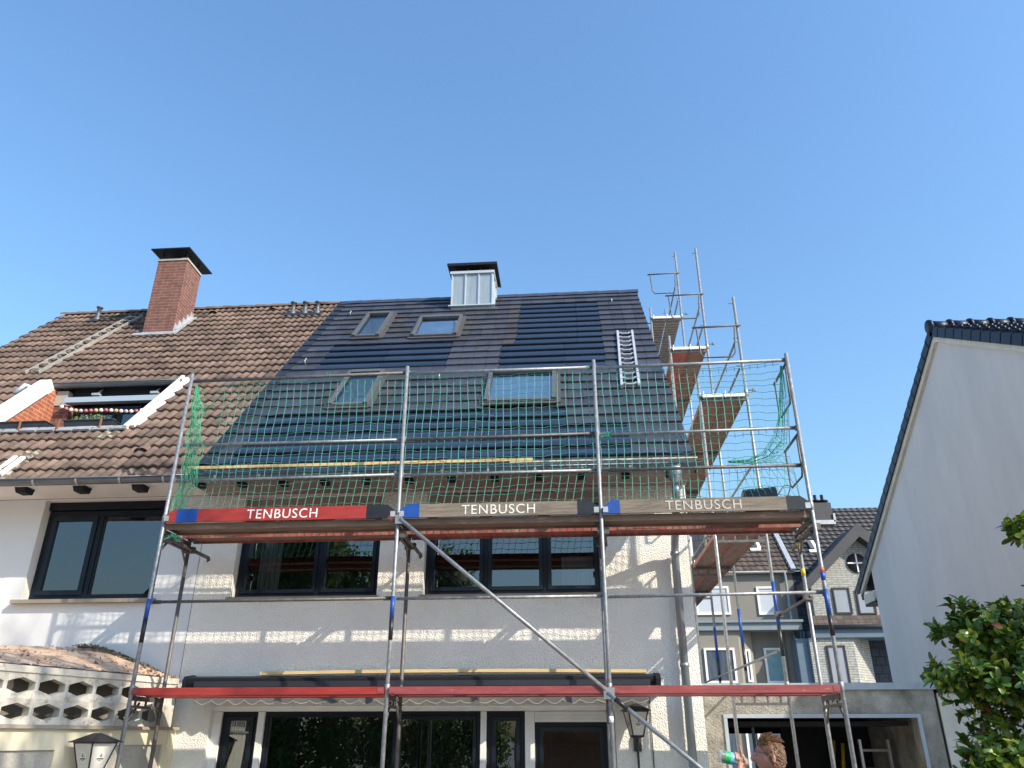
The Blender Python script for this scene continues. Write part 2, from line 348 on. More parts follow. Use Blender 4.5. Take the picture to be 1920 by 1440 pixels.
def text_mesh(body, size, fn, mat, parent, name='lettering', thick=.0015, sx=1.0):
    cu = bpy.data.curves.new('t', 'FONT'); cu.body = body; cu.size = size; cu.extrude = thick; cu.align_x = 'CENTER'; cu.align_y = 'CENTER'
    cu.space_character = 1.12; cu.resolution_u = 6
    to = bpy.data.objects.new('t', cu); COL.objects.link(to)
    bpy.context.view_layer.update()
    me = bpy.data.meshes.new_from_object(to.evaluated_get(bpy.context.evaluated_depsgraph_get()))
    bpy.data.objects.remove(to)
    for v in me.vertices: v.co = V(fn(v.co.x*sx, v.co.y, v.co.z))
    me.materials.clear(); me.materials.append(mt[mat]); me.name = name
    return link(name, me, parent)
# ================================================================== roof plane
TH = radians(47.6); RC, RS = cos(TH), sin(TH); RY, RZ = 9.8, 4.99; SLEN = 8.12
def RP(u, s, h): return (u, RY+s*RC-h*RS, RZ+s*RS+h*RC)
YW = 10.5; XR = 6.70; XL = -.10

# ------------------------------------------------------------------ ground
g = B(); g.quad((-400, -400, 0), (400, -400, 0), (400, 400, 0), (-400, 400, 0)); struct(g.build('ground', 'ground'))

# ================================================================== main house
house = thing('terraced_house', 'cream roughcast house with a new dark tiled roof behind the front scaffold', 'house', (3.3, 10.5, 0))
W1 = (.42, 2.47, 3.47, 4.93); W2 = (3.10, 5.56, 3.47, 4.95); DO = (.40, 5.60, 0.0, 2.12)
b = B(); wall(b, XL, XR, 0, 4.95, [W1, W2, DO], XZ(YW), .30, 1)
b.mi = 0
b.quad((XR, 10.5, 0), (XR, 10.8, 0), (XR, 10.8, 4.95), (XR, 10.5, 4.95))
b.prism([(10.802, 0), (20.14, 0), (20.14, 5.2), (15.3, 10.8), (10.802, 5.55)], lambda u, v, w: (w, u, v), XR-.25, XR)
b.box(XL, XR, 20.15, 20.4, 0, 5.2)
b.build('wall', ['render_rough', 'reveal'], house)
b = B(); b.box(XL, XR-.26, 10.81, 20.1, 2.75, 2.95); b.box(XL, XR-.26, 10.81, 20.1, 5.05, 5.2); b.box(XL-.1, XL, 10.5, 20.3, 0, 5.4)
b.build('floor_slab', 'room', house)
b = B(); b.box(XL, XR+.05, 9.80, 10.52, 4.955, 4.975); b.box(XL, XR+.05, 9.775, 9.80, 4.93, 5.04)
b.build('soffit', 'soffit', house)
for i in range(12):
    x = -.02+i*.585
    b = B(); b.box(x, x+.10, 9.86, 10.0, 4.90, 4.954); b.build('rafter_end', 'dark', house)

def window(parent, X0, X1, Z0, Z1, y, splits, fw=.065, sash=.05, kinds=None, shutter=0, mats=('frame', 'frame2'), glass='glass', name='window'):
    """frame with one sash and pane per bay"""
    b = B(); zt = Z1
    b.box(X0, X1, y, y+.07, Z0, Z0+fw); b.box(X0, X1, y, y+.07, Z1-fw, Z1)
    xs = [X0]+list(splits)+[X1]
    b.box(X0, X0+fw, y, y+.07, Z0+fw, Z1-fw); b.box(X1-fw, X1, y, y+.07, Z0+fw, Z1-fw)
    for s_ in splits: b.box(s_-fw*.5, s_+fw*.5, y, y+.07, Z0+fw, Z1-fw)
    w = b.build(name, mats[0], parent)
    for i in range(len(xs)-1):
        a = xs[i]+(fw if i == 0 else fw*.5)+.004; c = xs[i+1]-(fw if i == len(xs)-2 else fw*.5)-.004
        z0, z1 = Z0+fw+.004, Z1-fw-.004
        k = kinds[i] if kinds else 's'; sw = sash if k == 's' else .012; yy = y-.018 if k == 's' else y+.012
        b = B(); b.box(a, c, yy, yy+.06, z0, z0+sw); b.box(a, c, yy, yy+.06, z1-sw, z1)
        b.box(a, a+sw, yy, yy+.06, z0+sw, z1-sw); b.box(c-sw, c, yy, yy+.06, z0+sw, z1-sw)
        b.build('sash', mats[1], w)
        b = B(); b.quad((a+sw, yy+.03, z0+sw), (c-sw, yy+.03, z0+sw), (c-sw, yy+.03, z1-sw), (a+sw, yy+.03, z1-sw))
        b.build('pane', glass, w, recalc=False)
    return w
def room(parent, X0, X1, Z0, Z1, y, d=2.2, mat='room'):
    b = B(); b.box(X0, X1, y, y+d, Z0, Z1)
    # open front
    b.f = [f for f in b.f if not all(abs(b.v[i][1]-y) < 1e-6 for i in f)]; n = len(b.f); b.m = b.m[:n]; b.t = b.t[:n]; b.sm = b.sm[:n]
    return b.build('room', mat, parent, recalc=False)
window(house, W1[0]+.01, W1[1]-.01, 3.50, 4.74, 10.64, [1.60])
window(house, W2[0]+.01, W2[1]-.01, 3.50, 4.76, 10.64, [bp(911, 1050, 1, 10.64).x, bp(1022, 1050, 1, 10.64).x])
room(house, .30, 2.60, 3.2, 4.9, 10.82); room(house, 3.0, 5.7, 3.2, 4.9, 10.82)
for w_ in (W1, W2):
    b = B(); b.box(w_[0]+.005, w_[1]-.005, 10.62, 10.78, 4.76, 4.925); b.build('shutter_box', 'soffit', house)
    b = B(); b.box(w_[0]-.03, w_[1]+.03, 10.44, 10.64, 3.455, 3.492); b.build('sill', 'sill', house)
# folded curtain and things seen through the first-floor glass
b = B()
for i in range(9): b.box(.62+i*.035, .648+i*.035, 10.9+.01*(i % 2), 10.93, 3.55, 4.7)
b.build('curtain', 'curtain', house)
b = B(); b.box(4.98, 5.42, 10.84, 10.86, 3.56, 4.05); b.build('blind', 'curtain', house)

# ground floor glazing
y = 10.62
def gx(px): return bp(px, 1400, 1, y).x
b = B(); b.box(.40, 5.60, y-.04, y+.08, 2.055, 2.118); b.box(.405, gx(410), y-.04, y+.08, 0, 2.05)
b.box(gx(479), gx(491), y-.04, y+.08, 0, 2.05); b.box(gx(901), gx(912), y-.04, y+.08, 0, 2.05)
b.box(gx(985), gx(1003), y-.04, y+.08, 0, 2.05); b.box(gx(1141), 5.595, y-.04, y+.08, 0, 2.05)
b.build('door_surround', 'white_paint', house)
b = B(); b.box(gx(1003)+.003, gx(1141)-.003, y-.03, y+.08, 1.925, 2.05)
for k in range(3): b.box(gx(1003)+.003, gx(1141)-.003, y-.036, y-.03, 1.932+k*.04, 1.962+k*.04)
b.build('shutter_box', 'white_paint', house)
window(house, gx(410)+.003, gx(479)-.003, .05, 2.05, y, [], name='door', fw=.05)
window(house, gx(491)+.003, gx(901)-.003, .05, 2.05, y, [gx(741)], name='patio_door', fw=.05, sash=.04, kinds='fs')
window(house, gx(912)+.003, gx(985)-.003, .05, 2.05, y, [], name='door', fw=.06)
window(house, gx(1003)+.003, gx(1141)-.003, .05, 1.92, y, [], name='door', fw=.05)
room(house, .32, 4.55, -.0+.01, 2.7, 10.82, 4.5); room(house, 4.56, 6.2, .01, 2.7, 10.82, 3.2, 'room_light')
b = B()
for i in range(10): b.box(.60+i*.04, .632+i*.04, 10.86+.012*(i % 2), 10.885, .1, 2.03)
b.build('curtain', 'curtain', house)
b = B(); b.mi = 0; b.box(4.62, 6.1, 13.8, 13.9, 1.45, 1.62); b.build('wall_shelf', 'wood_fence', house)
pl = thing('pendant_lamp', 'black dome pendant lamp hanging behind the right-hand glass door', 'lamp', (5.0, 11.5, 1.5))
b = B(); q = bp(1062, 1392, 1, 11.5); prof = [(.015, .16), (.04, .15), (.12, .115), (.19, .05), (.215, -.03), (.22, -.06), (.20, -.06), (.10, .09)]
b.lathe(q, prof, 20); b.build('lamp_shade', 'dark', pl)
b = B(); b.tube([q+V((0, 0, .15)), (q.x, q.y, 2.69)], .008, 6); b.build('cord', 'dark', pl)

# ------------------------------------------------------------------ main roof
SK = [(.83, 1.39, 5.52, 7.02), (2.06, 2.98, 5.42, 6.60), (1.27, 1.92, 2.14, 3.56), (3.81, 4.96, 2.10, 3.36)]
CHB = (2.60, 3.60, 7.45, 8.2)
RX0, RX1 = -.07, 6.80
roof = None
b = B()
for a, c, d, e in cells(RX0, RX1-.02, -.02, SLEN, [k for k in SK]):
    b.quad(RP(a, d, -.005), RP(c, d, -.005), RP(c, e, -.005), RP(a, e, -.005))
BM = lambda u, s, h: (u, 2*(RY+SLEN*RC)-(RY+s*RC-h*RS), RZ+s*RS+h*RC)
b.quad(BM(RX0, 0, 0), BM(RX1, 0, 0), BM(RX1, SLEN, 0), BM(RX0, SLEN, 0))
roof = b.build('roof', 'under', house)
P_ = SLEN/25
def kind(x, s):
    dust_refl = 0
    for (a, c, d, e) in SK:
        if (c < x < c+.26) and d-.1 < s < e+.15: dust_refl = .9  # patches by the roof windows: reflection painted with tinted tiles
        if (a-.22 < x < a) and d-.1 < s < e: dust_refl = .45
        if a < x < c and e < s < e+.3: dust_refl = .5
    if 3.93 < x < 4.14 and 4.85 < s < 7.55: dust_refl = .85
    if 4.14 < x < 5.84 and 3.55 < s < 7.62: return 'pv', 0
    if .55 < x < 3.05 and 3.80 < s < 5.15: return 'pv', 0
    if 3.95 < x <= 4.14 and 3.55 < s < 4.9: return 'pv', 0
    if 3.05 <= x <= 3.95 and 3.7 < s < 5.0: return 'g', 0
    if s < 2.0 and .3 < x < 6.0 and not (s < .4 and x > 4.6) and not (1.3 < s < 2.0 and x > 5.2): return 'pv', 0
    if dust_refl and s > 2.1: return 't', dust_refl
    return 't', 0
tl = B(); pvz = {}
rnd = random.Random(3)
for r in range(25):
    s0 = r*P_; sc = s0+P_*.5
    x = RX0+.14
    while x < RX1-.01:
        k, du = kind(x+.12, sc); w = 1.2 if k == 'pv' else .242
        x1 = min(x+w, RX1)
        if k == 'pv':                      # end the module where the zone ends
            t_ = x+.05
            while t_ < x1 and kind(t_+.05, sc)[0] == 'pv': t_ += .05
            x1 = min(x1, t_+.03)
        segs = [(x, x1)]
        for (a, c, d, e) in SK+[CHB]:
            if d-.02 < sc < e+.02:
                ns = []
                for p, q in segs:
                    if q <= a or p >= c: ns.append((p, q)); continue
                    if p < a: ns.append((p, a))
                    if q > c: ns.append((c, q))
                segs = ns
        for p, q in segs:
            if q-p < .01: continue
            bb = tl if k != 'pv' else pvz.setdefault('low' if sc < 2.1 else ('left' if x < 3.1 else 'right'), B())
            bb.mi = 0; bb.tone = rnd.uniform(.80, 1.20)
            if k == 'g': bb.tone = 1.25
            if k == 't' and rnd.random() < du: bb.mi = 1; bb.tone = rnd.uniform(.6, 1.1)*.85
            elif k == 't' and rnd.random() < .05: bb.tone = 1.35
            j = rnd.uniform(-.0015, .0015); g0 = .0025; j2 = rnd.uniform(-.007, .007) if k != 'pv' else 0
            lo_ = s0-.035+j2; hi = s0+P_-.005
            ht = .060+j; hb = .030; ut = .024; ub = .0
            if q > RX1-.02: hb = -.10; ub = -.10
            if k == 'pv':                       # pressed glass tile: flat back, rounded crest, drop to the row below
                pr_ = [(lo_, .026), (lo_, .050), (lo_+.03, .064), (lo_+.10, .068), (lo_+.17, .056), (lo_+.24, .030), (hi-.05, .014), (hi, .014)]
                n = len(bb.v)
                for (s_, h_) in pr_: bb.v += [RP(p+g0, s_, h_), RP(q-g0, s_, h_)]
                bb.smooth = False
                for i_ in range(len(pr_)-1): bb.face([n+2*i_, n+2*i_+1, n+2*i_+3, n+2*i_+2])
                bb.smooth = False
                bb.face([n, n+2, n+4, n+6, n+8, n+10, n+12]); bb.face([n+13, n+11, n+9, n+7, n+5, n+3, n+1])
                continue
            n = len(bb.v)
            bb.v += [RP(p+g0, lo_, hb), RP(q-g0, lo_, hb), RP(q-g0, hi, ub), RP(p+g0, hi, ub),
                     RP(p+g0, lo_, ht), RP(q-g0, lo_, ht), RP(q-g0, hi, ut), RP(p+g0, hi, ut)]
            for f in ((3, 2, 1, 0), (4, 5, 6, 7), (0, 1, 5, 4), (1, 2, 6, 5), (2, 3, 7, 6), (3, 0, 4, 7)): bb.face([n+i for i in f])
        x = x1
tl.build('roof_tiles', ['tile', 'tile_dust_reflect'], roof, recalc=False)
for z_ in pvz.values(): z_.build('solar_tiles', 'pv', roof, recalc=False)
b = B()                                     # left edge flashing with small clips
b.fbox(RP, RX0-.05, RX0+.15, -.05, SLEN+.02, .0, .045)
for r in range(26): b.fbox(RP, RX0-.02+.02*(r % 2), RX0+.17, r*P_-.02, r*P_+.02, .04, .068)
b.build('edge_flashing', 'verge_dark', roof)
b = B()                                     # ridge
yr, zr = RY+SLEN*RC, RZ+SLEN*RS
x = RX0
while x < RX1:
    x1 = min(x+.46, RX1+.01)
    if not (2.35 < x < 3.55):
        b.prism([(-.13, -.06), (-.02, .075), (.02, .075), (.13, -.06), (.10, -.06), (0, .04), (-.10, -.06)], lambda u, v, w: (w, yr+u, zr+v+.01*((w-x)/.46)), x, x1+.02)
    elif b.v: b.build('ridge_cap', 'tile', roof); b = B()
    x = x1
b.build('ridge_cap', 'tile', roof)
# roof windows
for i, (a, c, d, e) in enumerate(SK):
    op = .05 if i in (0, 2) else .02
    b = B(); fw = .062
    for (p, q, r, t, hh) in ((a, a+fw, d, e, .13), (c-fw, c, d, e, .13), (a+fw, c-fw, d, d+.075, .105), (a+fw, c-fw, e-.11, e, .14)):
        b.fbox(RP, p, q, r, t, -.0, hh)
    sk = b.build('roof_window', 'lead_frame', roof)
    b = B()                                # shaft lining below the pane
    m_ = .25
    for q in ([(a+fw, d+.075), (a+fw, e-.11)], [(c-fw, e-.11), (c-fw, d+.075)], [(a+fw, e-.11), (c-fw, e-.11)], [(c-fw, d+.075), (a+fw, d+.075)]):
        b.quad(RP(*q[0], .0), RP(*q[1], .0), RP(*q[1], -.35), RP(*q[0], -.35))
    b.build('window_lining', 'white_paint', sk, recalc=False)
    hb_z = (-.22, .035, -.22, .035)[i]
    b = B(); b.quad(RP(a+.05, d+.05, hb_z), RP(c-.05, d+.05, hb_z), RP(c-.05, e-.05 if i % 2 else d+(e-d)*.55, hb_z), RP(a+.05, e-.05 if i % 2 else d+(e-d)*.55, hb_z))
    if i % 2 == 0: b.quad(RP(a, d, -.36), RP(c, d, -.36), RP(c, e, -.36), RP(a, e, -.36))
    b.build('blind', 'blind_grey', sk, recalc=False)
    b = B(); b.quad(RP(a+fw, d+.075, .085), RP(c-fw, d+.075, .085), RP(c-fw, e-.11, .085), RP(a+fw, e-.11, .085)); b.build('pane', 'glass_sky', sk, recalc=False)
    b = B(); b.fbox(RP, a-.02, c+.02, d-.09, d-.02, .05, .075); b.fbox(RP, a+.03, c-.03, d-.02, d+.0, .05, .09)
    b.fbox(RP, a-.075, a-.003, d-.05, e+.05, .03, .062); b.fbox(RP, c+.003, c+.075, d-.05, e+.05, .03, .062); b.fbox(RP, a-.05, c+.05, e, e+.10, .03, .065)
    b.build('flashing', 'flash_brown', sk)
# zinc-clad chimney
b = B(); cx0, cx1, cy0, cy1, zt = 2.635, 3.565, 14.62, 15.32, 11.31
b.box(cx0, cx1, cy0, cy1, 9.9, zt-.06)
ch = b.build('chimney', 'zinc', roof)
b = B()
for k in range(4):
    x = cx0+.012+k*(cx1-cx0-.024)/3; b.box(x-.012, x+.012, cy0-.030, cy0-.001, 10.42, zt-.07)
for k in range(3):
    yy = cy0+.02+k*.3; b.box(cx1+.001, cx1+.026, yy-.012, yy+.012, 10.4, zt-.07)
b.box(cx0-.035, cx1+.035, cy0-.045, cy1+.04, zt-.06, zt+.005); b.fbox(lambda u, v, w: (u, v, w), cx0-.05, cx1+.05, cy0-.07, cy0-.002, 10.40, 10.425)
b.build('seam_trim', 'zinc_light', ch)
b = B()
for x in (cx0+.05, cx0+.33, cx0+.62, cx1-.09):
    for yy in (cy0+.06, cy1-.10): b.box(x, x+.035, yy, yy+.035, zt+.005, zt+.13)
b.box(cx0+.12, cx1-.12, cy0+.15, cy1-.15, zt+.005, zt+.07)
b.build('cap_post', 'galv_dark', ch)
b = B(); b.box(cx0-.10, cx1+.10, cy0-.12, cy1+.22, zt+.135, zt+.175); b.box(cx0-.10, cx1+.10, cy0-.12, cy0-.105, zt+.11, zt+.135); b.box(cx1+.085, cx1+.10, cy0-.105, cy1+.22, zt+.11, zt+.135)
b.build('chimney_cap', 'awning', ch)
# snow hooks (roof ladder hooks)
for (x, s_) in ((.40, 7.2), (.27, 4.27), (2.94, 3.3), (6.18, 7.35)):
    b = B(); b.smooth = True
    b.tube([RP(x, s_-.09, .03), RP(x, s_-.10, .10), RP(x, s_+.0, .115), RP(x, s_+.03, .06)], .011, 6); b.build('roof_hook', 'lead', roof)
# gutter and downpipe
def gutter(parent, x0, x1, name='gutter'):
    b = B(); n = 10; yc, zc, r = 9.705, 4.985, .072; b.smooth = True
    for k in range(n):
        a0, a1 = pi+pi*k/n, pi+pi*(k+1)/n
        b.quad((x0, yc+r*cos(a0), zc+r*sin(a0)), (x1, yc+r*cos(a0), zc+r*sin(a0)), (x1, yc+r*cos(a1), zc+r*sin(a1)), (x0, yc+r*cos(a1), zc+r*sin(a1)))
    for xx in (x0, x1): b.face([len(b.v)+i for i in range(n+1)]); b.v += [(xx, yc+r*cos(pi+pi*k/n), zc+r*sin(pi+pi*k/n)) for k in range(n+1)]
    b.smooth = False; b.tube([(x0, yc-r-.004, zc+.004), (x1, yc-r-.004, zc+.004)], .011, 8)
    o = b.build(name, 'gutter', parent, recalc=False)
    x = x0+.35
    b = B()
    while x < x1:
        for k in range(6):
            a0, a1 = pi+pi*k/6, pi+pi*(k+1)/6; rr = r+.006
            b.quad((x, yc+rr*cos(a0), zc+rr*sin(a0)), (x+.03, yc+rr*cos(a0), zc+rr*sin(a0)), (x+.03, yc+rr*cos(a1), zc+rr*sin(a1)), (x, yc+rr*cos(a1), zc+rr*sin(a1)))
        x += .62
    b.build('gutter_bracket', 'lead', o, recalc=False)
    return o
gutter(house, -.02, 6.86)
b = B(); xp = 6.50
b.lathe((xp, 9.72, 0), [(.05, 4.70), (.055, 4.76), (.075, 4.80), (.105, 4.93), (.10, 4.95)], 16)
b.tube([(xp, 9.72, 4.76), (xp, 9.72, 4.62), (xp, 9.85, 4.46), (xp+.0, 10.28, 4.12), (xp, 10.40, 3.98), (xp, 10.40, .0)], .052, 14)
for z in (3.95, 2.55, 1.2): b.lathe((xp, 10.40, z), [(.053, 0), (.06, .005), (.06, .045), (.053, .05)], 14)
b.build('downpipe', 'zincpipe', house)

# ================================================================== awning, boards, lanterns on the facade
aw = thing('awning', 'closed dark awning cassette with a scalloped hem above the patio doors', 'awning', (3.0, 10.3, 2.3))
ax0, ax1 = bp(352, 1265, 1, 10.24).x, bp(1233, 1265, 1, 10.24).x
AP = lambda u, v, w: (w, u, v)
b = B(); b.prism([(10.24, 2.33), (10.49, 2.30), (10.49, 2.475), (10.42, 2.475), (10.235, 2.445), (10.225, 2.43), (10.225, 2.375)], AP, ax0, ax1); b.build('cassette', 'awning', aw)
b = B(); b.prism([(10.20, 2.335), (10.215, 2.325), (10.215, 2.40), (10.20, 2.395)], AP, ax0+.12, ax1-.1); b.prism([(10.26, 2.275), (10.46, 2.255), (10.46, 2.295), (10.26, 2.325)], AP, ax0+.12, ax1-.1)
b.build('front_rail', 'awning2', aw)
for x in (ax0, ax1):
    b = B(); b.prism([(10.19, 2.26), (10.495, 2.235), (10.495, 2.49), (10.42, 2.49), (10.22, 2.46), (10.18, 2.41)], AP, x-.03, x+.0 if x == ax0 else x+.03); b.build('end_cap', 'awning', aw)
b = B(); xa, xb_ = ax0+.16, ax1-.12; nsc = 27; pts = []
N_ = nsc*8
for i in range(N_):
    def P2(i): 
        u = i/N_*nsc; t = u-math.floor(u); return xa+(xb_-xa)*i/N_, 2.175-.042*sin(pi*t)-.006*sin(i*.7)
    x0_, z0_ = P2(i); x1_, z1_ = P2(i+1)
    yy = 10.235+.006*sin(i*.35); y1_ = 10.235+.006*sin((i+1)*.35)
    b.mi = 0; b.quad((x0_, yy, z0_), (x1_, y1_, z1_), (x1_, 10.25, 2.29), (x0_, 10.25, 2.29))
    b.mi = 1; b.quad((x0_, yy-.002, z0_-.004), (x1_, y1_-.002, z1_-.004), (x1_, y1_-.002, z1_+.003), (x0_, yy-.002, z0_+.003))
b.build('valance', ['fabric', 'cream'], aw, recalc=False)
# long timber on top of the awning, slightly bowed
b = B(); xs0, xs1 = bp(490, 1256, 1, 10.40).x, bp(1212, 1262, 1, 10.40).x; n = 24
for i in range(n):
    t0, t1 = i/n, (i+1)/n; f = lambda t: 2.485+.018*sin(pi*t)+.001
    x0_, x1_ = xs0+(xs1-xs0)*t0, xs0+(xs1-xs0)*t1
    b.hexa([(x0_, 10.36, f(t0)), (x1_, 10.36, f(t1)), (x1_, 10.44, f(t1)), (x0_, 10.44, f(t0)), (x0_, 10.36, f(t0)+.04), (x1_, 10.36, f(t1)+.04), (x1_, 10.44, f(t1)+.04), (x0_, 10.44, f(t0)+.04)])
tag(b.build('timber_batten', 'timber'), 'long bowed timber batten lying on top of the dark awning', 'batten')
b = B(); b.box(-.05, 4.66, 9.62, 9.70, 5.065, 5.105)
tag(b.build('timber_plank', 'timber'), 'yellow timber plank lying along the eave gutter on the left', 'plank')
b = B(); b.box(4.35, 6.80, 9.625, 9.665, 5.045, 5.063); 
tag(b.build('timber_lath', 'timber_pale'), 'thin pale lath lying along the eave gutter right of the yellow plank', 'lath')

def lantern(name, label, c, rot, w, h, bracket_dir, wall_pt):
    """hexagonal-roofed six-pane? four-sided tapered wall lantern on a bracket"""
    t = thing(name, label, 'lantern', (c.x, c.y, c.z-h*.5), 'wall lanterns')
    R_ = Matrix.Rotation(rot, 3, 'Z')
    def L(x, y_, z): return c+R_ @ V((x*w, y_*w, z*h))
    k = 4
    def ring(r, z, n=k): return [L(r*cos(2*pi*(i+.5)/n), r*sin(2*pi*(i+.5)/n), z) for i in range(n)]
    top, bot = ring(.62, .38), ring(.33, -.38)
    b = B()
    for i in range(k):
        j = (i+1) % k; b.quad(bot[i], bot[j], top[j], top[i])
    b.face([len(b.v)+i for i in range(k)]); b.v += [tuple(p) for p in bot]
    b.build('glazing', 'lamp_glass', t)
    b = B()
    for i in range(k):
        j = (i+1) % k
        b.tube([bot[i], top[i]], .009, 5); b.tube([top[i], top[j]], .010, 5); b.tube([bot[i], bot[j]], .010, 5)
    b.build('frame', 'lamp_metal', t)
    b = B(); r0 = ring(.80, .385); r1 = ring(.80, .40); r2 = ring(.12, .62); n = len(b.v)
    b.v += [tuple(p) for p in r0+r1+r2]
    for i in range(k):
        j = (i+1) % k; b.face([n+i, n+j, n+k+j, n+k+i]); b.face([n+k+i, n+k+j, n+2*k+j, n+2*k+i])
    b.face([n+2*k+i for i in range(k)]); b.face([n+i for i in range(k)][::-1])
    b.build('roof', 'lamp_metal', t)
    b = B(); p0 = L(0, 0, -.38); p1 = L(0, 0, -.50); b.lathe(p0, [(.33*w*.9, -.02*h), (.2*w, -.06*h), (.09*w, -.08*h), (.09*w, -.16*h)], 12)
    wp = V(wall_pt); b.tube([p0-V((0, 0, .08*h)), p0-V((0, 0, .22*h)), p0+(wp-c)*.45-V((0, 0, .27*h)), V((wp.x, wp.y, p0.z-.20*h))], .014, 8)
    b.lathe((wp.x, wp.y, p0.z-.20*h), [(.045, -.10), (.05, -.08), (.05, .08), (.045, .10)], 12)
    b.build('bracket', 'lamp_metal', t)
    # printed oval emblem on the two panes that face the garden
    for i in range(k):
        j = (i+1) % k
        a_, b_, c_, d_ = bot[i], bot[j], top[j], top[i]
        ctr = (a_+b_+c_+d_)/4; ex = (b_-a_).normalized(); ez = ((d_+c_)/2-(a_+b_)/2).normalized(); nn = ex.cross(ez)
        if nn.dot(ctr-c) < 0: nn = -nn; ex = -ex
        if nn.dot(CAM-c) <= 0: continue
        def E_(u, v, o_): return ctr+ex*u*w+ez*v*h+nn*o_
        b = B()
        def ell(ru, rv, o_, n=20): b.face([len(b.v)+i_ for i_ in range(n)]); b.v.extend([tuple(E_(ru*cos(2*pi*q_/n), rv*sin(2*pi*q_/n)+.02, o_)) for q_ in range(n)])
        ell(.130, .150, .003); b.mi = 2; ell(.112, .130, .0045)
        b.mi = 1
        b.quad(E_(-.115, -.03, .006), E_(.115, -.03, .006), E_(.115, .0, .006), E_(-.115, .0, .006))
        b.quad(E_(-.03, .035, .006), E_(.03, .035, .006), E_(.022, .085, .006), E_(-.022, .085, .006)); b.quad(E_(-.018, .09, .006), E_(.018, .09, .006), E_(.0, .135, .006))
        b.quad(E_(-.06, -.065, .006), E_(.06, -.065, .006), E_(.06, -.055, .006), E_(-.06, -.055, .006))
        b.build('emblem', ['emblem', 'emblem_dark', 'lamp_glass'], t, recalc=False)
    return t
p = bp(1193, 1357, 1, 10.22); lantern('wall_lantern', 'dark wall lantern with cream panes right of the patio doors', V((p.x, 10.22, 1.90)), radians(12), .27, .36, 0, (p.x+.02, 10.49, 0))
b = B(); q = bp(1216, 1330, 1, 10.49); b.tube([(q.x+.02, 10.488, 2.24), (q.x+.02, 10.488, .0)], .006, 5); tag(b.build('cable', 'dark'), 'thin black cable running down the wall beside the right lantern', 'cable')
# ================================================================== neighbour's house (left)
nb = thing('neighbour_house', 'white rendered house with a weathered brown pantile roof on the left', 'house', (-3.5, 10.5, 0))
NX0 = -6.85
NW = (-2.60, -.68, 3.47, 4.93)
b = B(); wall(b, NX0, XL-.004, 0, 4.95, [NW], XZ(YW-.006), .306, 1)
b.mi = 0; b.box(NX0, NX0+.25, 10.81, 20.4, 0, 5.2)
b.prism([(10.85, 5.25), (20.2, 5.25), (15.3, 10.7)], lambda u, v, w: (w, u, v), NX0, NX0+.2)
b.box(NX0, XL, 20.15, 20.4, 0, 5.2)
b.build('wall', ['render_smooth', 'reveal'], nb)
b = B(); b.box(NX0-.1, XL-.004, 9.80, 10.49, 4.955, 4.975); b.box(NX0-.1, XL-.004, 9.775, 9.80, 4.93, 5.04); b.build('soffit', 'reveal', nb)
for i in range(8):
    x = -.85-i*.85; b = B(); b.prism([(9.80, 4.955), (10.05, 4.955), (10.02, 4.87), (9.86, 4.87)], AP, x-.07, x+.07); b.build('rafter_end', 'dark', nb)
window(nb, NW[0]+.01, NW[1]-.01, 3.50, 4.80, 10.64, [bp(175, 1040, 1, 10.64).x], fw=.075, sash=.07, kinds='sf')
b = B(); b.box(NW[0]+.005, NW[1]-.005, 10.60, 10.75, 4.81, 4.925); b.build('shutter_box', 'frame', nb)
room(nb, -2.8, -.5, 3.2, 4.9, 10.82)
b = B(); b.box(NW[0]-.08, NW[1]+.06, 10.40, 10.64, 3.44, 3.49); b.build('sill', 'sill', nb)
gutter(nb, NX0-.1, -.03)
# roof with wave tiles and the cut-out for the roof terrace
LG = (-4.16, -1.84, 1.62, 3.50)
b = B()
for a, c, d, e in cells(NX0-.05, -.13, -.02, SLEN, [LG]):
    b.quad(RP(a, d, -.02), RP(c, d, -.02), RP(c, e, -.02), RP(a, e, -.02))
b.quad(BM(NX0, 0, 0), BM(-.13, 0, 0), BM(-.13, SLEN, 0), BM(NX0, SLEN, 0))
nroof = b.build('roof', 'under', nb)
rnd = random.Random(11); NR = 25; PT = SLEN/NR; CW = .152; b = B(); b.smooth = True
prof = [(0, .0), (.16, .006), (.34, .024), (.5, .030), (.66, .024), (.84, .006), (1.0, .0)]
for r in range(NR):
    s0 = r*PT; sc = s0+PT/2
    c = 0
    while True:
        x0_ = NX0-.05+c*CW; c += 1
        if x0_ > -.16: break
        x1_ = min(x0_+CW, -.12); xm = (x0_+x1_)/2
        if LG[0]-.1 < xm < LG[1]-.02 and LG[2] < sc < LG[3]: continue
        if c % 2 and b.f: b.tone = tn; b.mi = tm
        else: b.tone = rnd.uniform(.74, 1.26); b.mi = 0
        fresh = not (c % 2 and b.f)
        near = abs(xm+2.55+.35*(1.6-s0)) < .55 and s0 < 1.6
        if fresh and near and rnd.random() < .30: b.mi = 1; b.tone = rnd.uniform(.5, 1.0)
        elif fresh and rnd.random() < .008: b.mi = 1; b.tone = .7
        if fresh and s0 < 1.7 and b.mi == 0: b.tone *= 1.12
        if fresh and (-5.9 < xm < -4.6 and s0 > 6.6): b.tone *= .6  # chimney shadow on its left side, put into the tile tone
        tn, tm = b.tone, b.mi
        lo_, hi = s0-.035+rnd.uniform(-.012, .012), s0+PT+.0; lift = .045+rnd.uniform(-.007, .010)
        n = len(b.v); k = len(prof)
        for (u, h) in prof:
            x = x0_+(x1_-x0_)*u
            b.v += [RP(x, lo_, h+lift-.028), RP(x, lo_, h+lift), RP(x, hi, h+.008)]
        for i in range(k-1):
            q = n+i*3
            b.smooth = True; b.face([q+1, q+4, q+5, q+2]); b.smooth = False; b.face([q, q+3, q+4, q+1])
